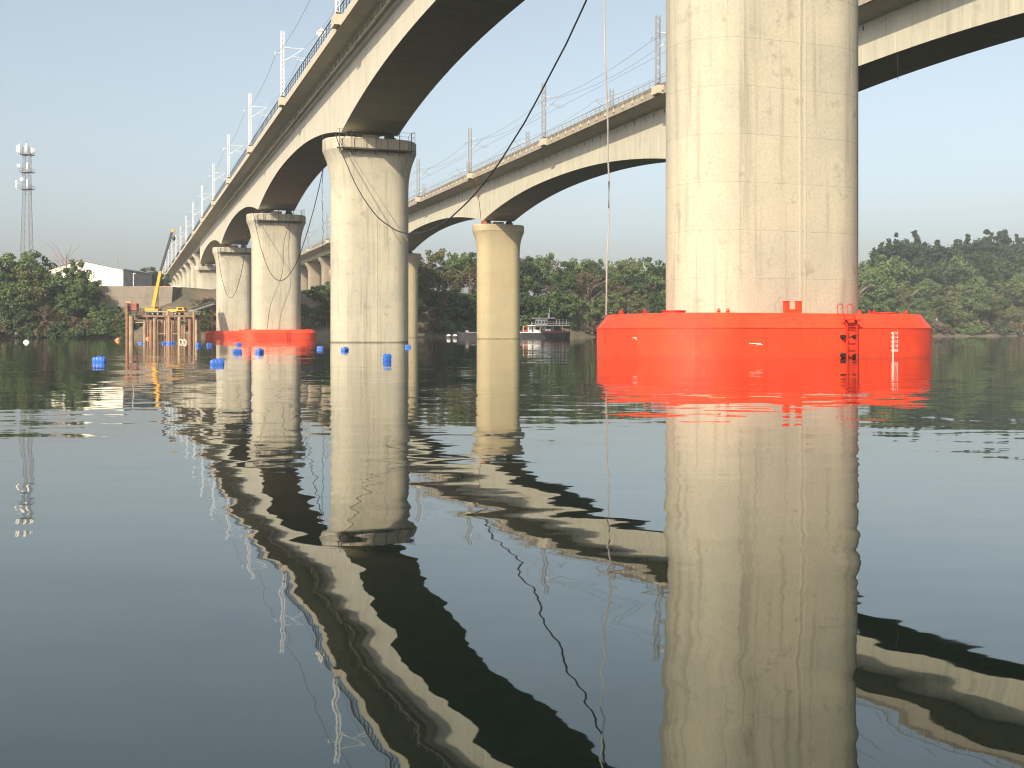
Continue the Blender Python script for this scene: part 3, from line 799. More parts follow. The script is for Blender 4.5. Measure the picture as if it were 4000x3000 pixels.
# ------------------------------------------------------------------ small floats on the water
def rbox(L, W, H, r=0.05, n=3):
    m = MB(); rings = []
    for z, ins in ((-H / 2, r), (-H / 2 + r * .3, r * .3), (-H / 2 + r, 0), (H / 2 - r, 0), (H / 2 - r * .3, r * .3), (H / 2, r)):
        rings.append([Vector((x, y, z)) for x, y in rrect(L - 2 * ins, W - 2 * ins, r, n)])
    m.loft(rings); return m
def can_meshes():
    b = rbox(0.46, 0.30, 0.30, 0.06).mesh('body', M['blue'], True)
    m = MB()
    for x in (-0.12, 0.0, 0.12): m.box((x, 0, 0), (0.035, 0.316, 0.312))
    rib = m.mesh('rib', M['blue'])
    m = MB(); m.box((0.0, 0, 0.180), (0.2, 0.03, 0.03)); m.box((-0.09, 0, 0.16), (0.03, 0.03, 0.06)); m.box((0.09, 0, 0.16), (0.03, 0.03, 0.06)); h = m.mesh('handle', M['blue'])
    m = MB(); m.tube([(0.17, 0, 0.14), (0.17, 0, 0.19)], 0.04, 10); c = m.mesh('cap', M['blue'])
    return dict(body=b, rib=rib, handle=h, cap=c)
CAN = can_meshes()
cans = [(388, 1414, 0.1, 0, 1.0, 'blue plastic can float lying flat at far left of the water'), (848, 1424, 0.3, 0, 1.0, 'largest-looking blue can float, left of the cable-hung pier'),
        (927, 1377.5, .4, 0, 1, 'blue can float before the left distant pier reflection'), (1014, 1378, 1.2, 0, 1, 'blue can float before the right distant red float, tilted square'),
        (933, 1348, .5, 0, 1, 'small blue can float nearest the right distant red float'), (1250, 1363.5, .1, 0, 1, 'blue can float just left of the cable-hung pier base'),
        (1347, 1371, 1.1, 0, 1, 'blue can float before the left half of the cable-hung pier'), (1512, 1411, .5, R(90), 1.0, 'upright blue can float before the cable-hung pier'),
        (1593, 1357, .2, 0, 1, 'small blue can float at the right edge of the cable-hung pier'), (777, 1351, .9, .3, 1, 'blue can float at left under the leftmost red float'),
        (817, 1351, .4, .2, 1, 'blue can float right under the leftmost red float'), (549, 1342, .1, 0, 1, 'tiny blue can float before the left piles'),
        (641, 1343, .4, 0, 1, 'tiny blue can float, left of the trio before the piles'), (658, 1342.5, .0, 0, 1, 'tiny blue can float, middle of the trio before the piles'),
        (676, 1341, .6, 0, 1, 'tiny blue can float, right of the trio before the piles')]
for x, y, rz, tilt, sc, lab in cans:
    D = depth(y); q = P(x, HOR, D)
    t_ = thing('can_float', lab, 'float', (q.x, D, random.uniform(0.03, 0.06)), rz, 'blue can floats on the river'); t_.rotation_euler = (random.uniform(-.12, .12), tilt + random.uniform(-.1, .1), rz)
    if tilt > 1: t_.location.z = 0.05
    t_.scale = (sc * random.uniform(.92, 1.04), sc * random.uniform(.9, 1.05), sc * random.uniform(.82, .98))
    for k, me in CAN.items(): link(k, me, t_)
def ball(m, c, r, sq=1.0, n=10, k=6):
    rings = []
    for i in range(k + 1):
        a = -PI / 2 + PI * i / k; rr_ = max(0.01, math.cos(a)) * r
        rings.append([Vector((c[0] + rr_ * math.cos(2 * PI * j / n), c[1] + rr_ * math.sin(2 * PI * j / n), c[2] + r * sq * math.sin(a))) for j in range(n)])
    m.loft(rings)
for x, y, mt, r, lab, nm in ((460, 1331, 'orange', .38, 'round orange buoy left of the work platform piles', 'round_buoy'), (577, 1324.5, 'orange', .42, 'low orange buoy between the platform piles', 'round_buoy')):
    D = depth(y); q = P(x, HOR, D); m = MB(); ball(m, (0, 0, 0.08), r, .8); m.tube([(0, 0, .3), (0, 0, .46)], .07, 8); m.tube([(-r * .98, 0, .08), (-r * 1.15, 0, .08)], .1, 8)
    tag(m.build(nm, M[mt], smooth=True, loc=(q.x, D, 0)), lab, 'buoy')
D = depth(1338); q = P(103, HOR, D); m = MB(); m.loft([[Vector((x, y_, 0)) for x, y_ in rrect(.8, .4, .18, 4)], [Vector((x, y_, .12)) for x, y_ in rrect(.74, .36, .17, 4)], [Vector((x * .4, y_ * .5, .36)) for x, y_ in rrect(.6, .3, .14, 4)]])
tag(m.build('white_buoy', M['white'], smooth=True, loc=(q.x, D, -0.03)), 'small white cone float near the left shore', 'buoy')

for x, y, lab in ((707, 1337, 'pale ring float before the platform piles, left of two'), (721, 1339, 'pale ring float before the platform piles, right of two')):
    D = depth(y); q = P(x, HOR, D); m = MB(); R0, r0 = 0.2, 0.065; rings = []
    for i in range(17):
        a = 2 * PI * i / 16; rings.append([Vector(((R0 + r0 * math.cos(b_)) * math.cos(a), r0 * math.sin(b_), (R0 + r0 * math.cos(b_)) * 1.15 * math.sin(a))) for b_ in [2 * PI * k / 8 for k in range(8)]])
    m.loft(rings, False); tag(m.build('ring_float', M['antenna'], smooth=True, loc=(q.x, D, 0.1)), lab, 'float')
# ------------------------------------------------------------------ work platform on piles and the crane
DP = 272.0
def PX(x, D=DP): return (x - 2000) / F * D
def PZ(y, D=DP): return CAM_H - (y - HOR) / F * D
wp = thing('work_platform', 'rusty piled construction platform at the left shore', 'platform', (PX(640), DP, 0))
def crop(cx, cy): return 480 + cx / 6.32, 1150 + cy / 6.32
piles = [(65, 140, 210, 0, 0), (150, 270, 540, 0, 1), (500, 575, 660, 2, 1), (580, 650, 650, 3, 0), (655, 730, 645, 3, 0), (745, 830, 580, 0, 1), (845, 920, 640, 4, 0), (930, 1005, 640, 5, 0), (1010, 1065, 660, 4, 1),
         (1070, 1096, 590, 1, 1), (1100, 1175, 540, 0, 0), (1190, 1220, 680, 6, 1), (1225, 1290, 640, 6, 0), (1295, 1350, 650, 5, 1), (1350, 1440, 560, 0, 1), (1440, 1490, 750, 7, 0), (1495, 1555, 730, 7, 1),
         (1610, 1710, 600, 2, 0), (1720, 1785, 420, 3, 0), (1778, 1850, 620, 0, 1), (1862, 1920, 650, 2, 0)]
ox = PX(640)
for a, b_, t_, dy, mt in piles:
    xa, ya = crop(a, t_); xb, _ = crop(b_, t_)
    D = DP + dy * 0.45; r = (xb - xa) / 2 / F * D; zt = PZ(ya, D)
    m = MB(); m.tube([(0, 0, -3), (0, 0, zt * .5), (0, 0, zt)], r, 12)
    m.tube([(0, 0, 0.0), (0, 0, 0.45)], r * 1.02, 12)
    m.build('pile', M['rust_pale' if mt else 'rust'], wp, True, loc=(PX((xa + xb) / 2, D) - ox, D - DP, 0))
zd = PZ(1231)
x0, x1 = PX(515), PX(752)
nb = 26
for i in range(nb):
    m = MB(); wdt = (x1 - x0) / nb; m.box((0, 0, 0), (wdt - 0.05, 8.0, 0.14)); m.build('deck_plank', M['timber'], wp, loc=(x0 + (i + .5) * wdt - ox, 6.4, zd + random.uniform(-.02, .02)))
for yy in (2.7, 5.3, 8.0, 10.2):
    m = MB(); m.box(((x0 + x1) / 2 - ox, yy, zd - 0.28), (x1 - x0, 0.3, 0.4)); m.build('beam', M['rust'], wp)
for i in range(7):
    xx = x0 + 0.5 + i * (x1 - x0 - 1) / 6 - ox
    m = MB(); m.box((xx, 6.4, zd - 0.75), (0.35, 7.8, 0.5)); m.build('cross_beam', M['rust'], wp)
    m = MB(); m.bar((xx, 2.5, zd - 0.5), (xx + 1.6, 2.5, zd - 2.0), 0.14); m.build('brace', M['steel_dark'], wp)
for (a, b_, yy) in ((850, 1055, 970), (1185, 1355, 970), (1445, 1650, 950), (270, 500, 690)):
    xa, y_ = crop(a, yy); xb, _ = crop(b_, yy); m = MB(); m.box(((PX(xa) + PX(xb)) / 2 - ox, 0.5, PZ(y_)), (PX(xb) - PX(xa), 0.25, 0.25)); m.build('waling', M['rust_pale'], wp)
m = MB()
for i in range(14):
    xx = x0 + i * (x1 - x0) / 13 - ox; m.bar((xx, 10.3, zd), (xx, 10.3, zd + 1.1), 0.05)
m.bar((x0 - ox, 10.3, zd + 1.1), (x1 - ox, 10.3, zd + 1.1), 0.05); m.bar((x0 - ox, 10.3, zd + .6), (x1 - ox, 10.3, zd + .6), 0.04); m.build('handrail', M['galv_old'], wp)
# grey chute at the right end
ch = thing('site_ramp', 'pale grey sloping steel ramp at the right end of the platform', 'ramp', (PX(735), DP + 4, zd))
a_, b2 = Vector((PX(738), DP + 3, PZ(1213))) - ch.location, Vector((PX(778), DP + 12, PZ(1183))) - ch.location
m = MB(); m.bar(a_, b2, 2.0, 0.25); m.build('ramp_deck', M['galv_old'], ch)
for sy in (-1, 1):
    m = MB(); m.bar(a_ + Vector((0, sy * 1.0, .4)), b2 + Vector((0, sy * 1.0, .4)), 0.1, 0.5); m.build('side_rail', M['galv_old'], ch)
m = MB(); m.bar(b2, (b2.x, b2.y, -5), 0.35); m.bar((a_ + b2) / 2, ((a_.x + b2.x) / 2, a_.y, -5), 0.3); m.build('support', M['rust'], ch)
# reddish power pack on the left post
pk = thing('pile_hammer', 'dark red boxy hammer unit beside the tall left pile', 'machine', (PX(512), DP + 1.5, PZ(1216)))
m = rbox(2.3, 1.8, 1.9, 0.2); m.build('housing', M['ship_red'], pk, loc=(0.1, 0, 1.1)); m = MB(); m.box((-.7, -.95, 1.9), (.5, .3, 1.2)); m.box((-.9, -.95, 2.4), (1.4, .25, .25)); m.build('bracket', M['orange'], pk)
m = MB(); m.box((0, 0, -.1), (2.4, 1.4, .25)); m.box((0, 0, -.5), (1.8, 1.2, .3)); m.build('base_frame', M['steel_dark'], pk)

# ---- truck crane
DC = DP + 6.5
def cx_(x): return PX(x, DC)
def cz_(y): return PZ(y, DC)
cr = thing('truck_crane', 'yellow truck crane with raised black and yellow boom on the piled platform', 'crane', (cx_(640), DC, zd + 0.07))
o_ = cr.location
def L(x, y, dy=0.0): return Vector((cx_(x) - o_.x, dy, cz_(y) - o_.z))
m = MB(); a, b_ = L(575, 1214), L(727, 1220); m.box(((a.x + b_.x) / 2, 0, 0.92), (b_.x - a.x, 2.4, 0.26)); m.build('chassis', M['galv_old'], cr)
for i, xx in enumerate((585, 602, 622, 690, 706)):
    p_ = L(xx, 1225)
    for sy in (-1.1, 1.1):
        m = MB(); m.tube([(p_.x, sy - .18, .43), (p_.x, sy + .18, .43)], .43, 16); wl = m.build('wheel', M['rubber'], cr, True)
        m = MB(); m.tube([(p_.x, sy - .2, .43), (p_.x, sy + .2, .43)], .22, 12); m.build('rim', M['galv_old'], wl)
for xx in (573, 665):
    p_ = L(xx, 1220); m = MB()
    for sy in (-2.4, 2.4): m.box((p_.x, sy, .6), (.3, .3, 1.1)); m.box((p_.x, sy, .06), (.8, .8, .1))
    m.box((p_.x, 0, .9), (.35, 5.0, .28)); m.build('outrigger', M['orange'], cr)
a, b_ = L(665, 1204), L(718, 1215)
m = MB(); m.box(((a.x + b_.x) / 2 - 1.0, 0, 1.3), (2.4, 2.1, .5)); m.build('engine_cover', M['yellow'], cr)
c_ = L(708, 1207); cabm = MB(); cabm.loft([[Vector((x, y, z)) for x, z in ((c_.x - .9, .75), (c_.x + 1.2, .75), (c_.x + 1.2, 1.35), (c_.x + .85, 2.05), (c_.x - .9, 2.05))] for y in (-1.2, 1.2)]); cabo = cabm.build('driver_cab', M['yellow'], cr)
m = MB(); m.box((c_.x + .1, -1.215, 1.65), (1.1, .03, .5)); m.build('window', M['glass'], cabo); m = MB(); m.box((c_.x + 1.04, 0, 1.7), (.04, 1.9, .5), m=Matrix.Rotation(R(-22), 3, 'Y')); m.build('windscreen', M['glass'], cabo)
c_ = L(600, 1205)
m = MB(); m.box((c_.x, 0, 1.45), (2.9, 2.2, .7)); m.box((c_.x - 1.6, 0, 1.45), (.7, 2.0, .9)); m.build('turntable_body', M['yellow'], cr)
m = MB(); m.box((c_.x + 1.0, -.9, 1.9), (1.1, .7, 1.1)); cabo = m.build('operator_cab', M['yellow'], cr); m = MB(); m.box((c_.x + 1.1, -1.265, 2.0), (.8, .03, .7)); m.build('window', M['glass'], cabo)
p0_, p1_, p2_ = L(599, 1200), L(627, 1059), L(673, 903)
m = MB(); m.bar(p0_, p1_, .62, .72); bo = m.build('boom', M['yellow'], cr)
pm_ = p0_.lerp(p1_, .55)
m = MB(); m.bar(p0_.lerp(p1_, .0), pm_, .76, .88); m.build('boom_sleeve', M['yellow'], bo)
m = MB(); m.bar(p1_ - (p1_ - p0_).normalized() * .1, p2_, .48, .55); m.build('boom_extension', M['dark'], cr)
m = MB(); m.box(p2_ + Vector((.2, 0, .1)), (.9, .5, .6), m=Matrix.Rotation(R(-20), 3, 'Y')); m.build('boom_head', M['yellow'], cr)
m = MB(); m.tube([p2_ + Vector((.7, 0, -.2)), L(679, 925)], .03, 5); hk = m.build('hoist_rope', M['dark'], cr); m = MB(); ball(m, L(679, 931), .45, 1.4); m.build('hook_block', M['steel_dark'], hk)
m = MB(); m.tube([L(618, 1205, -.3), p0_.lerp(p1_, .62)], .16, 8); m.build('luffing_ram', M['steel_dark'], cr)
m = MB(); m.box((0, 0, .9), (2.6, 2.2, 1.8)); m.box((0, 0, 1.84), (2.8, 2.4, .1)); tag(m.build('site_hut', M['blue'], loc=(cx_(586), DC + 4.2, zd + .07)), 'small blue site hut half hidden behind the crane', 'hut')

# ------------------------------------------------------------------ bank: retaining slope, hoarding, fence, buildings, tower
bs = thing('bank_revetment', 'bare grey concrete bank facing behind the crane', 'wall', (PX(620, 345), 340, 0))
cols = 7
xsr = np.linspace(PX(375, 338), PX(742, 338), cols + 1)
rows = [5.5, 8.7, 11.9, 15.25]
for i in range(cols):
    for j in range(len(rows) - 1):
        xa, xb = xsr[i] + .012, xsr[i + 1] - .012
        za, zb_ = rows[j] + .012, rows[j + 1] - .012
        def fy(x, z): return shore(x) + 19.5 + 0.22 * (z - 5.5)
        q = [Vector((xa, fy(xa, za), za)), Vector((xb, fy(xb, za), za)), Vector((xb, fy(xb, zb_), zb_)), Vector((xa, fy(xa, zb_), zb_))]
        bk_ = [Vector((p_.x, shore(p_.x) + 36, p_.z)) for p_ in q]
        m = MB(); m.loft([[p_ - bs.location for p_ in q], [p_ - bs.location for p_ in bk_]]); m.build('slope_panel', M['slope'], bs)
# hoarding and fence along the bank top
DH = 350.0
hd = thing('pink_hoarding', 'pale pink site hoarding along the bank top behind the crane boom', 'hoarding', (PX(610, DH), DH, 15.4))
n = 14; xa, xb = PX(560, DH), PX(672, DH)
for i in range(n):
    wd = (xb - xa) / n; m = MB(); m.box((0, 0, .65), (wd - .04, .06, 1.25)); m.build('panel', M['pink'], hd, loc=(xa + (i + .5) * wd - hd.location.x, 0, 0))
for xs0, xs1, lab in ((380, 556, 'white bank-top railing left of the pink hoarding'), (674, 700, 'white bank-top railing right of the pink hoarding')):
    fn = thing('bank_fence', lab, 'fence', (PX((xs0 + xs1) / 2, DH), DH, 15.4))
    xa, xb = PX(xs0, DH) - fn.location.x, PX(xs1, DH) - fn.location.x; n = max(3, int((xb - xa) / 1.2))
    for i in range(n + 1):
        m = MB(); m.box((xa + (xb - xa) * i / n, 0, .65), (.12, .12, 1.3)); m.build('post', M['white'], fn)
    for z in (.25, .75, 1.2):
        m = MB(); m.box(((xa + xb) / 2, 0, z), (xb - xa, .09, .12)); m.build('rail', M['white'], fn)
# white warehouse
DW = 372.0
wh_ = thing('warehouse', 'white gabled warehouse behind the trees on the left bank', 'building', (PX(340, DW), DW, 15.2))
ox2 = wh_.location.x
xl, xr, xm = PX(190, DW) - ox2, PX(481, DW) - ox2, PX(310, DW) - ox2
ze, zr = PZ(1052, DW) - 15.2, PZ(1017, DW) - 15.2
m = MB(); m.prism([(xl, 0, -1), (xr, 0, -1), (xr, 0, ze), (xm, 0, zr), (xl, 0, ze)], (0, 0, 0), (0, .4, 0)); m.build('gable_wall', M['wall_white'], wh_)
m = MB(); m.box((xr - .2, 15, ze / 2 - .5), (.4, 29.2, ze + .9)); m.build('side_wall', M['wall_white_shaded'], wh_)
for k in range(5):
    m = MB(); m.box((xr + .02, 4 + k * 5, ze * .62), (.06, 2.4, 1.6)); wn = m.build('window', M['glass'], wh_)
m = MB()
for xa, xb in ((xl - .4, xm), (xr + .5, xm)):
    za = ze - .1
    m.loft([[Vector((xa, y, za)), Vector((xb, y, zr + .15)), Vector((xb, y, zr + .4)), Vector((xa, y, za + .25))] for y in (-.5, 30)])
m.build('roof', M['roof'], wh_)
m = MB(); m.bar((PX(449, DW) - ox2, 2, zr - 2), (PX(449, DW) - ox2, 2, PZ(1010, DW) - 15.2), .25); m.loft([[Vector((PX(449, DW) - ox2 + a, 2 + y, z)) for y in (-.1, .1)] + [] for a, z in ((0, PZ(1010, DW) - 15.2), (3.2, ze + .4))], False) if False else None
m.build('flue', M['roof'], wh_)
# small far building and poles behind the crane
fb = thing('far_shed', 'small pale building with posts far behind the bank fence', 'building', (PX(528, 430), 430, 15.5))
m = MB(); m.box((0, 0, 2.5), (4.5, 5, 5)); m.build('wall', M['wall_white'], fb); m = MB(); m.box((0, 0, 5.2), (5.2, 6, .4)); m.build('roof', M['roof'], fb)
for k in (-1, 1):
    m = MB(); m.box((k * 1.1, -2.52, 3.0), (1.0, .06, 1.6)); m.build('window', M['glass'], fb)
for x, y0, lab in ((396, 1097, 'thin dark lamp post in front of the white warehouse'), (521, 1068, 'slim white pole near the far shed')):
    z0 = 15.4; zt = PZ(y0, 348); m = MB(); m.tube([(0, 0, 0), (0, 0, zt - z0)], .12, 6); m.box((.3, 0, zt - z0), (.8, .25, .18)); tag(m.build('lamp_post', M['steel_dark'] if x == 396 else M['white'], loc=(PX(x, 348), 348, z0)), lab, 'post')

# lattice telecom tower
DT = 385.0
tw = thing('telecom_tower', 'tall grey lattice telecom tower with three antenna platforms on the left', 'tower', (PX(105, DT), DT, 16))
Ht = PZ(575, DT) - 16
def tw_half(z): return 1.9 - 0.85 * min(1, z / (Ht * .72))
nseg = 19
for sx, sy in ((-1, -1), (1, -1), (1, 1), (-1, 1)):
    m = MB(); m.tube([(sx * tw_half(z), sy * tw_half(z), z) for z in np.linspace(0, Ht, 14)], .10, 6); m.build('leg', M['tower'], tw)
for i in range(nseg):
    z0, z1 = Ht * i / nseg, Ht * (i + 1) / nseg
    h0, h1 = tw_half(z0), tw_half(z1); m = MB()
    c0 = [(-h0, -h0), (h0, -h0), (h0, h0), (-h0, h0)]; c1_ = [(-h1, -h1), (h1, -h1), (h1, h1), (-h1, h1)]
    for k in range(4):
        a, b_ = c0[k], c0[(k + 1) % 4]; c, d = c1_[k], c1_[(k + 1) % 4]
        m.bar((*a, z0), (*d, z1), .07); m.bar((*b_, z0), (*c, z1), .07); m.bar((*a, z0), (*b_, z0), .05)
    m.build('lattice_panel', M['tower'], tw)
m = MB(); m.bar((1.3, -1.5, 8), (1.3, -1.5, Ht), .06); m.bar((1.7, -1.5, 8), (1.7, -1.5, Ht), .06)
for z in np.arange(8, Ht, 1.2): m.bar((1.3, -1.5, z), (1.7, -1.5, z), .04)
m.build('ladder', M['tower'], tw)
for y, hw in ((604, 2.0), (673, 2.0), (739, 2.0)):
    z = PZ(y, DT) - 16; m = MB(); m.box((0, 0, z), (hw * 2, hw * 2, .22))
    for a in (-1, 1):
        for z_ in (.6, 1.2): m.bar((-hw, a * hw, z + z_), (hw, a * hw, z + z_), .07); m.bar((a * hw, -hw, z + z_), (a * hw, hw, z + z_), .07)
        for b2_ in (-1, 1): m.bar((a * hw, b2_ * hw, z), (a * hw, b2_ * hw, z + 1.4), .09)
    m.build('platform', M['tower'], tw)
for x, ya, yb, dy in ((77, 572, 596, -2), (88, 567, 600, -2.5), (92, 567, 598, 1.5), (116, 566, 594, -2.6), (127, 578, 594, 1), (131, 580, 600, -1.5), (118, 640, 664, -2.5), (73, 707, 735, -1.6), (119, 706, 734, -2.5)):
    za, zb_ = PZ(yb, DT) - 16, PZ(ya, DT) - 16; m = MB(); m.box((PX(x, DT) - tw.location.x, dy, (za + zb_) / 2), (.55, .3, zb_ - za)); m.bar((PX(x, DT) - tw.location.x, dy + .2, za - .6), (PX(x, DT) - tw.location.x, dy + .2, zb_), .09); m.build('antenna_panel', M['antenna'], tw)
for x, y in ((85, 651), (97, 704)):
    z = PZ(y, DT) - 16; m = MB(); m.tube([(0, -.15, 0), (0, .0, 0), (0, .35, 0)], [.62, .62, .2], 14); m.build('dish', M['white'], tw, loc=(PX(x, DT) - tw.location.x, -2.4, z))
m = MB(); m.tube([(0, 0, Ht), (0, 0, Ht + 3)], .05, 5); m.build('lightning_rod', M['tower'], tw)

# ------------------------------------------------------------------ boats
def hull(m, Lh, Wd, z0, z1, bow=0.25, n=10, sheer=0.5):
    lo, hi = [], []
    for i in range(n + 1):
        t = i / n; x = -Lh / 2 + Lh * t
        k = 1.0
        if t > 1 - bow: k = math.sqrt(max(0.0, 1 - ((t - (1 - bow)) / bow) ** 2)) * .96 + .04
        if t < .08: k = .85 + t / .08 * .15
        sh = sheer * max(0, (t - .6) / .4) ** 2
        lo.append((x * .96, k * Wd / 2 * .88, z0)); hi.append((x, k * Wd / 2, z1 + sh))
    ring_lo = [Vector(p_) for p_ in lo] + [Vector((p_[0], -p_[1], p_[2])) for p_ in reversed(lo)]
    ring_hi = [Vector(p_) for p_ in hi] + [Vector((p_[0], -p_[1], p_[2])) for p_ in reversed(hi)]
    m.loft([ring_lo, ring_hi])
DB = 268.0
fx = PX(2130, DB)
fe = thing('river_ferry', 'two-deck river ferry with white upper deck and dark hull, moored right of a pier', 'boat', (fx, DB, 0))
def bx(x): return PX(x, DB) - fx
def bz(y): return PZ(y, DB)
q = MB(); hull(q, bx(2228) - bx(2020), 3.6, -.6, bz(1301), .16, 10, .35); q.build('hull', M['ship_dark'], fe, loc=((bx(2228) + bx(2020)) / 2, 0, 0))
q = MB(); q.box(((bx(2120) + bx(2226)) / 2, 0, bz(1297)), (bx(2226) - bx(2120), 3.5, .42)); q.build('bulwark', M['ship_red'], fe)
q = MB(); q.box(((bx(2020) + bx(2090)) / 2, 0, bz(1299)), (bx(2090) - bx(2020), 3.5, .16)); q.build('deck_rail', M['white'], fe)
zc0, zc1 = bz(1300), bz(1274)
for xa, xb, mt in ((2040, 2062, 'ship_red'), (2062, 2078, 'white'), (2086, 2112, 'white'), (2128, 2158, 'ship_grey'), (2160, 2188, 'ship_dark')):
    q = MB(); q.box(((bx(xa) + bx(xb)) / 2, .3, (zc0 + zc1) / 2), (bx(xb) - bx(xa), 2.3, zc1 - zc0)); cb = q.build('cabin', M[mt], fe)
    q = MB(); q.box(((bx(xa) + bx(xb)) / 2, -.87, (zc0 + zc1) / 2 + .25), ((bx(xb) - bx(xa)) * .6, .05, .6)); q.build('window', M['glass'], cb)
for x in (2044, 2070, 2084, 2112, 2128, 2160, 2196):
    q = MB(); q.bar((bx(x), -1.5, zc0), (bx(x), -1.5, zc1), .09); q.build('stanchion', M['white'], fe)
q = MB(); q.box(((bx(2060) + bx(2224)) / 2, 0, bz(1272)), (bx(2224) - bx(2060), 3.7, .2)); q.build('upper_deck', M['white'], fe)
q = MB(); q.box(((bx(2092) + bx(2138)) / 2, .2, (bz(1271) + bz(1247)) / 2), (bx(2138) - bx(2092), 2.2, bz(1247) - bz(1271))); cb = q.build('wheelhouse', M['white'], fe)
for k in range(4):
    q = MB(); q.box((bx(2097 + k * 11.5), -.92, bz(1259)), (.45, .05, .55)); q.build('window', M['glass'], cb)
q = MB(); q.box(((bx(2144) + bx(2170)) / 2, .2, bz(1256)), (bx(2170) - bx(2144), 2.0, bz(1247) - bz(1268))); q.build('deck_house', M['ship_dark'], fe)
for k in range(13):
    x = 2075 + k * 12.2; q = MB(); q.bar((bx(x), -1.75, bz(1271)), (bx(x), -1.75, bz(1258)), .07); q.build('rail_post', M['white'], fe)
for y in (1258, 1264): q = MB(); q.bar((bx(2075), -1.75, bz(y)), (bx(2222), -1.75, bz(y)), .07); q.build('rail', M['white'], fe)
for x in (2172, 2184, 2198, 2212): q = MB(); q.bar((bx(x), -1.7, bz(1271)), (bx(x), -1.7, bz(1247)), .09); q.build('awning_post', M['white'], fe)
q = MB(); q.box(((bx(2077) + bx(2168)) / 2, 0, bz(1243)), (bx(2168) - bx(2077), 3.3, .22)); q.build('roof', M['white'], fe)
q = MB(); q.box(((bx(2168) + bx(2212)) / 2, 0, bz(1247)), (bx(2212) - bx(2168), 3.2, .1)); q.build('awning', M['ship_grey'], fe)
q = MB(); q.tube([(bx(2144), 0, bz(1243)), (bx(2145), 0, bz(1225)), (bx(2147), 0, bz(1201))], [.2, .13, .06], 8); q.build('mast', M['white'], fe)
for x, y in ((2122, 1228), (2113, 1230), (2196, 1230)): q = MB(); q.bar((bx(x), 0, bz(1243)), (bx(x), 0, bz(y)), .1); q.build('vent_pipe', M['steel_dark'], fe)
q = MB(); q.box((bx(2139), -1.3, bz(1289)), (1.5, .5, .5)); q.build('white_locker', M['white'], fe)
# dark barge left of the pier
bg_ = thing('dark_barge', 'dark open barge moored left of the farther-bridge pier', 'boat', (PX(1822, 276), 276, 0))
q = MB(); hull(q, 6.4, 2.8, -.5, 1.35, .3, 10, .5); q.build('hull', M['ship_dark'], bg_, rz=PI, loc=(.8, 0, 0))
q = MB(); q.box((1.6, 0, 1.5), (3.4, 2.4, .22)); q.build('coaming', M['ship_grey'], bg_); q = MB(); q.box((.2, -.5, 1.75), (.8, .7, .5)); q.build('winch', M['galv_old'], bg_)
for x, lab in ((1753, 'small white-topped rowing boat, left of the pair by the barge'), (1778, 'small white-topped rowing boat, right of the pair by the barge')):
    t_ = thing('rowing_boat', lab, 'boat', (PX(x, 282), 282, 0)); q = MB(); hull(q, 1.5, 1.0, -.2, .55, .4, 8, .2); q.build('hull', M['ship_dark'], t_)
    q = MB(); q.loft([[Vector((a, b_, .56)) for a, b_ in rrect(1.25, .85, .3, 4)], [Vector((a, b_, .95)) for a, b_ in rrect(.8, .5, .2, 4)]]); q.build('cover', M['white'], t_, True)

# ------------------------------------------------------------------ trees
def leaf_mesh(name, centers, radii, per, size, mat, flat=0.75, droop=0.0, elong=1.0):
    """many small leaf faces spread through a set of clumps"""
    n = len(centers)
    C = np.repeat(np.asarray(centers), per, axis=0); Rr = np.repeat(np.asarray(radii), per)
    u = rng.normal(size=(n * per, 3)); u /= np.linalg.norm(u, axis=1)[:, None]
    rad = Rr * (0.45 + 0.6 * rng.random(n * per) ** 0.6)
    p = C + u * rad[:, None] * np.array([1, 1, flat])
    nr_ = u + 0.75 * rng.normal(size=u.shape) + np.array([0, 0, 0.45]); nr_ /= np.linalg.norm(nr_, axis=1)[:, None]
    a = np.cross(nr_, rng.normal(size=u.shape)); a /= np.linalg.norm(a, axis=1)[:, None]
    b = np.cross(nr_, a)
    s = size * (0.6 + 0.8 * rng.random(n * per)); s1 = (s * elong)[:, None]; s2 = (s / elong)[:, None]
    q = np.stack([p - a * s1, p - b * s2 * .7, p + a * s1, p + b * s2 * .7], axis=1).reshape(-1, 3)
    k = n * per
    me = bpy.data.meshes.new(name); me.vertices.add(k * 4); me.vertices.foreach_set('co', q.astype(np.float32).ravel())
    me.loops.add(k * 4); me.loops.foreach_set('vertex_index', np.arange(k * 4, dtype=np.int32))
    me.polygons.add(k); me.polygons.foreach_set('loop_start', np.arange(0, k * 4, 4, dtype=np.int32)); me.polygons.foreach_set('loop_total', np.full(k, 4, dtype=np.int32))
    me.materials.append(mat); me.update(calc_edges=True); return me
def trunk_mesh(h, r, limbs, mat, spread=.3, lean=.03):
    m = MB(); top = Vector((random.uniform(-lean, lean), random.uniform(-lean, lean), h))
    pts = [Vector((0, 0, -.06)), Vector((0, 0, h * .3)) + Vector((random.uniform(-lean, lean) * .5, 0, 0)), top * .7, top]
    m.tube(pts, [r * 1.25, r, r * .7, r * .3], 7)
    for i in range(limbs):
        z = h * random.uniform(.35, .85); a = random.uniform(0, 2 * PI); l = spread * random.uniform(.6, 1.1)
        s0 = Vector((top.x * z / h, top.y * z / h, z)); e = s0 + Vector((math.cos(a) * l, math.sin(a) * l, l * random.uniform(.5, 1.1)))
        mid = s0.lerp(e, .5) + Vector((0, 0, -.03 * random.random()))
        m.tube([s0, mid, e], [r * .5, r * .33, r * .12], 5)
        for k in range(2):
            a2 = a + random.uniform(-.9, .9); e2 = e + Vector((math.cos(a2), math.sin(a2), random.uniform(.2, .9))) * l * .45
            m.tube([mid.lerp(e, .4), e2], [r * .22, r * .07], 4)
    return m.mesh('trunk', mat)
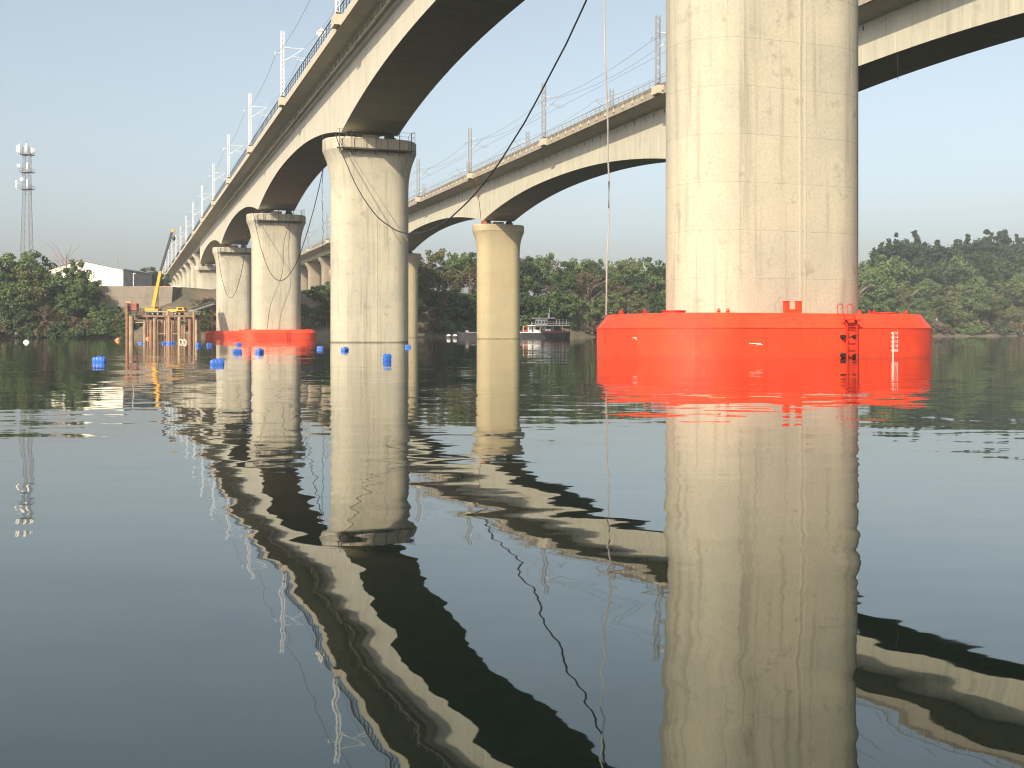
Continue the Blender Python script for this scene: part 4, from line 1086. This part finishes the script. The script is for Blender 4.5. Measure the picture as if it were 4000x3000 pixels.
def broad(mat, lobes=9, ncl=70, per=60, size=.021, wid=.40, zc=.60, hz=.40):
    cs, rs = [], []
    lob = [(np.array([random.uniform(-1, 1) * wid * .62, random.uniform(-1, 1) * wid * .62, zc + random.uniform(-1, .85) * hz * .72]), random.uniform(.42, .62) * wid) for _ in range(lobes)]
    for i in range(ncl):
        c, r = random.choice(lob)
        u = np.array([random.gauss(0, 1) for _ in range(3)]); u /= np.linalg.norm(u)
        cs.append(c + u * r * random.uniform(.55, 1.0) * np.array([1, 1, .8])); rs.append(random.uniform(.055, .105))
    return leaf_mesh('crown', cs, rs, per, size, mat)
def conical(mat, tiers=11, per=48, size=.018, wid=.20):
    cs, rs = [], []
    for i in range(tiers):
        t = i / (tiers - 1); z = .26 + .72 * t; rr_ = wid * (1 - t) ** .75 * random.uniform(.75, 1.15) + .015
        for k in range(max(2, int(7 * (1 - t)) + 2)):
            a = random.uniform(0, 2 * PI); q = rr_ * random.uniform(.25, 1)
            cs.append((q * math.cos(a), q * math.sin(a), z + random.uniform(-.035, .035))); rs.append(.03 + .045 * (1 - t))
    return leaf_mesh('crown', cs, rs, per, size, mat, 1.0)
def feathery(mat, stems=16, per=26, size=.018):
    cs, rs = [], []
    for i in range(stems):
        a = random.uniform(0, 2 * PI); l = random.uniform(.12, .40); h = random.uniform(.6, 1.0)
        for k in range(9):
            t = k / 8; cs.append((math.cos(a) * l * t ** 1.7, math.sin(a) * l * t ** 1.7, h * (t - .25 * t ** 4) + .02)); rs.append(.03 + .04 * t)
    return leaf_mesh('crown', cs, rs, per, size, mat, 1.1, 0, 1.5)
def shrub(mat, ncl=34, per=55, size=.05):
    cs, rs = [], []
    for i in range(ncl):
        a = random.uniform(0, 2 * PI); q = random.random() ** .6 * .55; cs.append((q * math.cos(a), q * math.sin(a), .1 + .75 * (1 - (q / .6) ** 2) * random.uniform(.45, 1.05))); rs.append(random.uniform(.10, .19))
    return leaf_mesh('crown', cs, rs, per, size, mat, .85)
KIND = {}
def kindset(key, fn, trunk):
    KIND[key] = [(fn(), trunk()) for _ in range(4 if key != 'bare' else 2)]
kindset('broad_a', lambda: broad(M['leaf_a'], random.choice((8, 10, 12))), lambda: trunk_mesh(.62, .022, 7, M['bark'], .26))
kindset('broad_b', lambda: broad(M['leaf_b'], random.choice((8, 10, 12))), lambda: trunk_mesh(.62, .020, 7, M['bark'], .26))
kindset('broad_c', lambda: broad(M['leaf_c'], 9, 60, 50), lambda: trunk_mesh(.66, .020, 8, M['bark_pale'], .28))
kindset('brown', lambda: broad(M['leaf_d'], 9, 46, 34, .017), lambda: trunk_mesh(.80, .020, 11, M['bark_pale'], .30))
kindset('pine', lambda: conical(M['leaf_p']), lambda: trunk_mesh(.93, .014, 3, M['bark'], .08, .01))
kindset('tall', lambda: broad(M['leaf_p'], 9, 62, 55, .018, .24, .64, .36), lambda: trunk_mesh(.80, .014, 7, M['bark'], .16, .03))
kindset('feather', lambda: feathery(M['leaf_c']), lambda: trunk_mesh(.6, .012, 4, M['bark_pale'], .12))
kindset('shrub_a', lambda: shrub(M['leaf_a']), lambda: trunk_mesh(.4, .03, 5, M['bark'], .3))
kindset('shrub_b', lambda: shrub(M['leaf_b']), lambda: trunk_mesh(.4, .03, 5, M['bark'], .3))
kindset('shrub_d', lambda: shrub(M['leaf_d']), lambda: trunk_mesh(.4, .03, 6, M['bark_pale'], .4))
kindset('straw', lambda: feathery(M['leaf_y'], 22, 22, .03), lambda: trunk_mesh(.4, .012, 4, M['bark_pale'], .2))
kindset('bare', lambda: None, lambda: trunk_mesh(.85, .018, 22, M['bark_pale'], .38))
TL = {'broad_a': ('dense dark green broadleaf tree', 'tree'), 'broad_b': ('mid green broadleaf tree', 'tree'), 'broad_c': ('olive yellowish broadleaf tree', 'tree'), 'brown': ('sparse brownish half-bare tree', 'tree'),
      'pine': ('pointed dark conifer', 'tree'), 'tall': ('tall slender dark tree', 'tree'), 'feather': ('feathery bamboo-like clump', 'bamboo'), 'shrub_a': ('dark green rounded shrub', 'shrub'), 'shrub_b': ('light green rounded shrub', 'shrub'),
      'shrub_d': ('dry brown shrub', 'shrub'), 'straw': ('straw-coloured reed clump', 'reeds'), 'bare': ('leafless spreading tree', 'tree')}
NAMES = {'pine': 'conifer_tree', 'feather': 'bamboo_clump', 'shrub_a': 'shrub', 'shrub_b': 'shrub', 'shrub_d': 'shrub', 'straw': 'reed_clump', 'bare': 'bare_tree'}
def tree(x, D, top_y=None, kind='broad_a', place='', h=None, wide=1.0, label=None, sink=0.25):
    if 2690 < x < 3270: return None          # wholly behind the near pier
    X = PX(x, D); zb_ = ground_z(X, D) - sink
    if h is None: h = PZ(top_y, D) - zb_
    h = max(1.0, h)
    lab, cat = TL[kind]
    t_ = thing(NAMES.get(kind, 'broadleaf_tree'), label or (lab + ' ' + place), cat, (X, D, zb_), random.uniform(0, 6.28), None if label else lab + 's ' + place)
    k = wide * random.uniform(.92, 1.1); t_.scale = (h * k, h * k, h)
    cr_, tr_ = random.choice(KIND[kind])
    link('trunk', tr_, t_)
    if cr_ is not None: link('crown', cr_, t_)
    return t_
def near_shore(x, t):       # depth of the point t metres behind the shore line in photo column x
    D = 320.0
    for _ in range(12): D = shore(PX(x, D)) + t
    return D

# left bank, one by one
left = [(45, 16, 985, 'broad_b', .9), (110, 12, 1030, 'broad_c', 1.0), (175, 13, 1045, 'broad_b', .9), (340, 15, 1090, 'broad_a', 1.0), (300, 14, 1085, 'broad_b', .9), (265, 10, 1140, 'broad_b', 1.0), (20, 14, 1000, 'broad_a', 1.0), (75, 18, 968, 'broad_b', .75), (140, 16, 995, 'broad_a', .9), (210, 14, 1070, 'broad_a', .9), (-40, 12, 990, 'broad_a', .9), (60, 8, 1090, 'broad_b', 1.1), (150, 9, 1100, 'broad_c', 1.1), (250, 13, 1110, 'broad_a', 1.0),
        (320, 20, 1005, 'broad_b', .62), (285, 19, 1040, 'broad_a', .7), (350, 17, 1075, 'broad_b', .8), (390, 9, 1180, 'broad_b', 1.0), (440, 7, 1190, 'broad_a', 1.0), (475, 5, 1205, 'broad_b', 1.0), (420, 4, 1235, 'shrub_b', 1.1), (370, 7, 1210, 'shrub_b', 1.2),
        (230, 8, 1185, 'broad_c', 1.0), (100, 6, 1160, 'broad_a', 1.2), (20, 6, 1180, 'broad_a', 1.2), (180, 5, 1190, 'brown', 1.0), (300, 6, 1230, 'shrub_d', 1.2), (10, 3, 1240, 'shrub_b', 1.2), (340, 4, 1240, 'shrub_d', 1.1)]
for x, t_, y, k, wd in left: tree(x, near_shore(x, t_), y, k, 'on the left bank below the telecom tower', wide=wd)
tree(262, near_shore(262, 60), 965, 'bare', label='leafless spreading tree showing above the white warehouse roof', wide=.9)
for x, D, y, k in ((520, 460, 1068, 'broad_a'), (560, 455, 1055, 'broad_a'), (588, 450, 1040, 'broad_a'), (612, 440, 1050, 'tall'), (640, 450, 1062, 'broad_a')): tree(x, D, y, k, 'far behind the crane boom', wide=.9)
x = -30
while x < 500:
    tree(x, near_shore(x, random.uniform(1.2, 3.5)), random.uniform(1236, 1276), random.choice(['shrub_a', 'shrub_b', 'shrub_a', 'shrub_d', 'shrub_a']), 'along the left waterline', wide=1.2); x += random.uniform(20, 38)
x = 270
while x < 495:
    tree(x, near_shore(x, random.uniform(-.4, 1.2)), random.uniform(1262, 1286), random.choice(['shrub_a', 'shrub_b', 'shrub_a']), 'along the left waterline', wide=1.5); x += random.uniform(16, 26)
x = 505
while x < 830:
    tree(x, near_shore(x, random.uniform(2, 6)), random.uniform(1238, 1262), random.choice(['shrub_a', 'shrub_a', 'shrub_d']), 'behind the platform piles', wide=1.2); x += random.uniform(20, 30)
for x, t_, y, k in ((770, 14, 1165, 'brown'), (800, 10, 1185, 'shrub_a'), (815, 18, 1150, 'shrub_d'), (745, 5, 1262, 'shrub_a'), (785, 6, 1245, 'shrub_a'), (690, 5, 1285, 'shrub_b'), (540, 4, 1290, 'shrub_b'), (1190, 10, 1180, 'broad_a'), (1255, 14, 1110, 'broad_a'), (1270, 20, 1090, 'broad_b'), (1225, 6, 1215, 'broad_a'), (1170, 5, 1245, 'shrub_b'), (1275, 6, 1190, 'broad_a')):
    tree(x, near_shore(x, t_), y, k, 'on the bank between the nearer bridge piers')
for k, (x, y, r_) in enumerate(((55, 1312, 1.0), (75, 1303, 1.5), (98, 1314, .8), (245, 1317, .6), (1215, 1300, .9))):
    D = near_shore(x, 0.8); m = MB(); rings = []
    for i in range(6):
        a = -PI / 2 + PI * i / 5; rr_ = max(.05, math.cos(a)) * r_
        rings.append([Vector((rr_ * math.cos(2 * PI * j / 9) * random.uniform(.8, 1.2), rr_ * .8 * math.sin(2 * PI * j / 9) * random.uniform(.8, 1.2), r_ * .6 * math.sin(a) + random.uniform(-.08, .08))) for j in range(9)])
    m.loft(rings)
    tag(m.build('boulder', M['slope'], loc=(PX(x, D), D, PZ(y, D) - .1)), ['low grey boulder at the left waterline, leftmost', 'largest pale boulder at the left waterline', 'small boulder right of the largest one at the left waterline', 'lone small stone at the waterline left of the platform', 'grey boulder at the waterline left of the cable-hung pier'][k], 'boulder')
# wooded bank behind the second bridge and on the right
SKY = [(1290, 1000), (1560, 985), (1620, 972), (1700, 962), (1800, 966), (1900, 975), (2040, 978), (2100, 968), (2160, 1008), (2250, 1000), (2330, 990), (2400, 1008), (2500, 1000), (2600, 1030), (2900, 1040), (3300, 1040), (3370, 1005), (3430, 985)]
x = 1560.0
while x < 3420:
    t_ = 44 + random.uniform(-6, 8); D = near_shore(x, t_); y = lerp_tab(SKY, x) + random.uniform(-8, 22)
    tree(x, D, y, random.choice(['broad_a', 'broad_b', 'broad_b', 'tall', 'broad_a', 'broad_c', 'brown']), 'on the skyline behind the farther bridge', wide=random.uniform(.75, 1.05)); x += random.uniform(36, 58)
x = 1560.0
while x < 3420:
    t_ = 25 + random.uniform(-4, 5); D = near_shore(x, t_); y = lerp_tab(SKY, x) + random.uniform(55, 115)
    tree(x, D, y, random.choice(['broad_a', 'broad_b', 'broad_b', 'broad_c', 'broad_a', 'tall', 'brown']), 'halfway up the bank behind the farther bridge', wide=random.uniform(.85, 1.15)); x += random.uniform(42, 62)
x = 1560.0
while x < 3420:
    D = near_shore(x, 34 + random.uniform(-3, 3)); tree(x, D, lerp_tab(SKY, x) + random.uniform(25, 70), random.choice(['broad_a', 'broad_a', 'broad_b', 'broad_b', 'tall']), 'just below the skyline behind the farther bridge', wide=random.uniform(.85, 1.1)); x += random.uniform(44, 66)
x = 1565.0
while x < 3420:
    t_ = 11 + random.uniform(-3, 3); D = near_shore(x, t_); y = random.uniform(1115, 1185)
    tree(x, D, y, random.choice(['broad_a', 'broad_a', 'broad_b', 'broad_b', 'broad_c', 'shrub_a', 'brown']), 'low on the bank behind the farther bridge', wide=random.uniform(.9, 1.2)); x += random.uniform(42, 66)
x = 1570.0
while x < 3400:
    t_ = 4 + random.uniform(-1.5, 1.5); D = near_shore(x, t_); tree(x, D, random.uniform(1225, 1275), random.choice(['shrub_a', 'shrub_b', 'shrub_a', 'shrub_d']), 'at the water edge behind the farther bridge'); x += random.uniform(40, 75)
# right-hand hill
SKR = [(3370, 1000), (3430, 975), (3460, 938), (3500, 930), (3575, 920), (3610, 945), (3700, 948), (3760, 938), (3800, 930), (3850, 912), (3920, 912), (3970, 938), (4100, 935)]
x = 3395.0
while x < 4150:
    D = near_shore(x, 95 + random.uniform(-10, 12)); y = lerp_tab(SKR, x) + random.choice((-14, -8, -2, 6, 14, 24))
    tree(x, D, y, random.choice(['pine', 'pine', 'tall', 'pine', 'tall']), 'along the ridge of the right-hand hill', wide=random.uniform(.9, 1.25)); x += random.uniform(11, 19)
x = 3380.0
while x < 4150:
    D = near_shore(x, 70 + random.uniform(-6, 8)); y = lerp_tab(SKR, x) + random.uniform(35, 80)
    tree(x, D, y, random.choice(['tall', 'broad_a', 'tall', 'broad_b']), 'below the ridge of the right-hand hill', wide=random.uniform(.8, 1.1)); x += random.uniform(28, 44)
x = 3375.0
while x < 4150:
    D = near_shore(x, 42 + random.uniform(-6, 6)); tree(x, D, random.uniform(1070, 1115), random.choice(['broad_b', 'broad_b', 'broad_c', 'feather', 'broad_a']), 'on the middle slope of the right-hand hill', wide=random.uniform(.95, 1.25)); x += random.uniform(38, 60)
x = 3375.0
while x < 4150:
    D = near_shore(x, 20 + random.uniform(-4, 4)); tree(x, D, random.uniform(1140, 1190), random.choice(['broad_b', 'broad_b', 'broad_a', 'feather']), 'on the lower slope of the right-hand hill', wide=random.uniform(1.0, 1.3)); x += random.uniform(38, 60)
x = 3380.0
while x < 4150:
    D = near_shore(x, 6 + random.uniform(-2, 3)); tree(x, D, random.uniform(1235, 1280), random.choice(['shrub_a', 'shrub_d', 'shrub_b', 'shrub_d']), 'along the right-hand waterline', wide=1.2); x += random.uniform(40, 70)
tree(3975, near_shore(3975, 4), 1245, 'straw', label='straw-yellow reed clump at the far right waterline')

# ------------------------------------------------------------------ labels of look-alikes: tell them apart by their place in the row
ORD = ['first', 'second', 'third', 'fourth', 'fifth', 'sixth', 'seventh', 'eighth', 'ninth', 'tenth', 'eleventh', 'twelfth', 'thirteenth', 'fourteenth', 'fifteenth', 'sixteenth', 'seventeenth', 'eighteenth', 'nineteenth', 'twentieth',
       'twenty-first', 'twenty-second', 'twenty-third', 'twenty-fourth', 'twenty-fifth', 'twenty-sixth', 'twenty-seventh', 'twenty-eighth', 'twenty-ninth', 'thirtieth']
by = {}
for o in COL.objects:
    if o.parent is None and 'label' in o: by.setdefault(o['label'], []).append(o)
for lab, os_ in by.items():
    if len(os_) < 2: continue
    row = 'mast' in lab or 'approach pier' in lab
    os_.sort(key=(lambda o: o.location.y) if row else (lambda o: o.location.x / o.location.y))
    for i, o in enumerate(os_):
        o['label'] = ORD[i] + ' ' + lab + (' from the camera' if row else ' from left')
# ------------------------------------------------------------------ haze
def haze_mat():
    m = bpy.data.materials.new('haze_air'); m.use_nodes = True; t = m.node_tree; t.nodes.clear()
    o = N(t, 'ShaderNodeOutputMaterial'); v = N(t, 'ShaderNodeVolumePrincipled')
    v.inputs['Color'].default_value = (0.82, 0.90, 1.0, 1); v.inputs['Density'].default_value = 0.0002; v.inputs['Anisotropy'].default_value = 0.0
    t.links.new(v.outputs[0], o.inputs['Volume']); return m
m = MB(); m.box((0, 600, 38.5), (2600, 2200, 85)); hz = m.build('haze', haze_mat()); tag(hz, 'thin pale haze over the river', None, None, 'stuff')
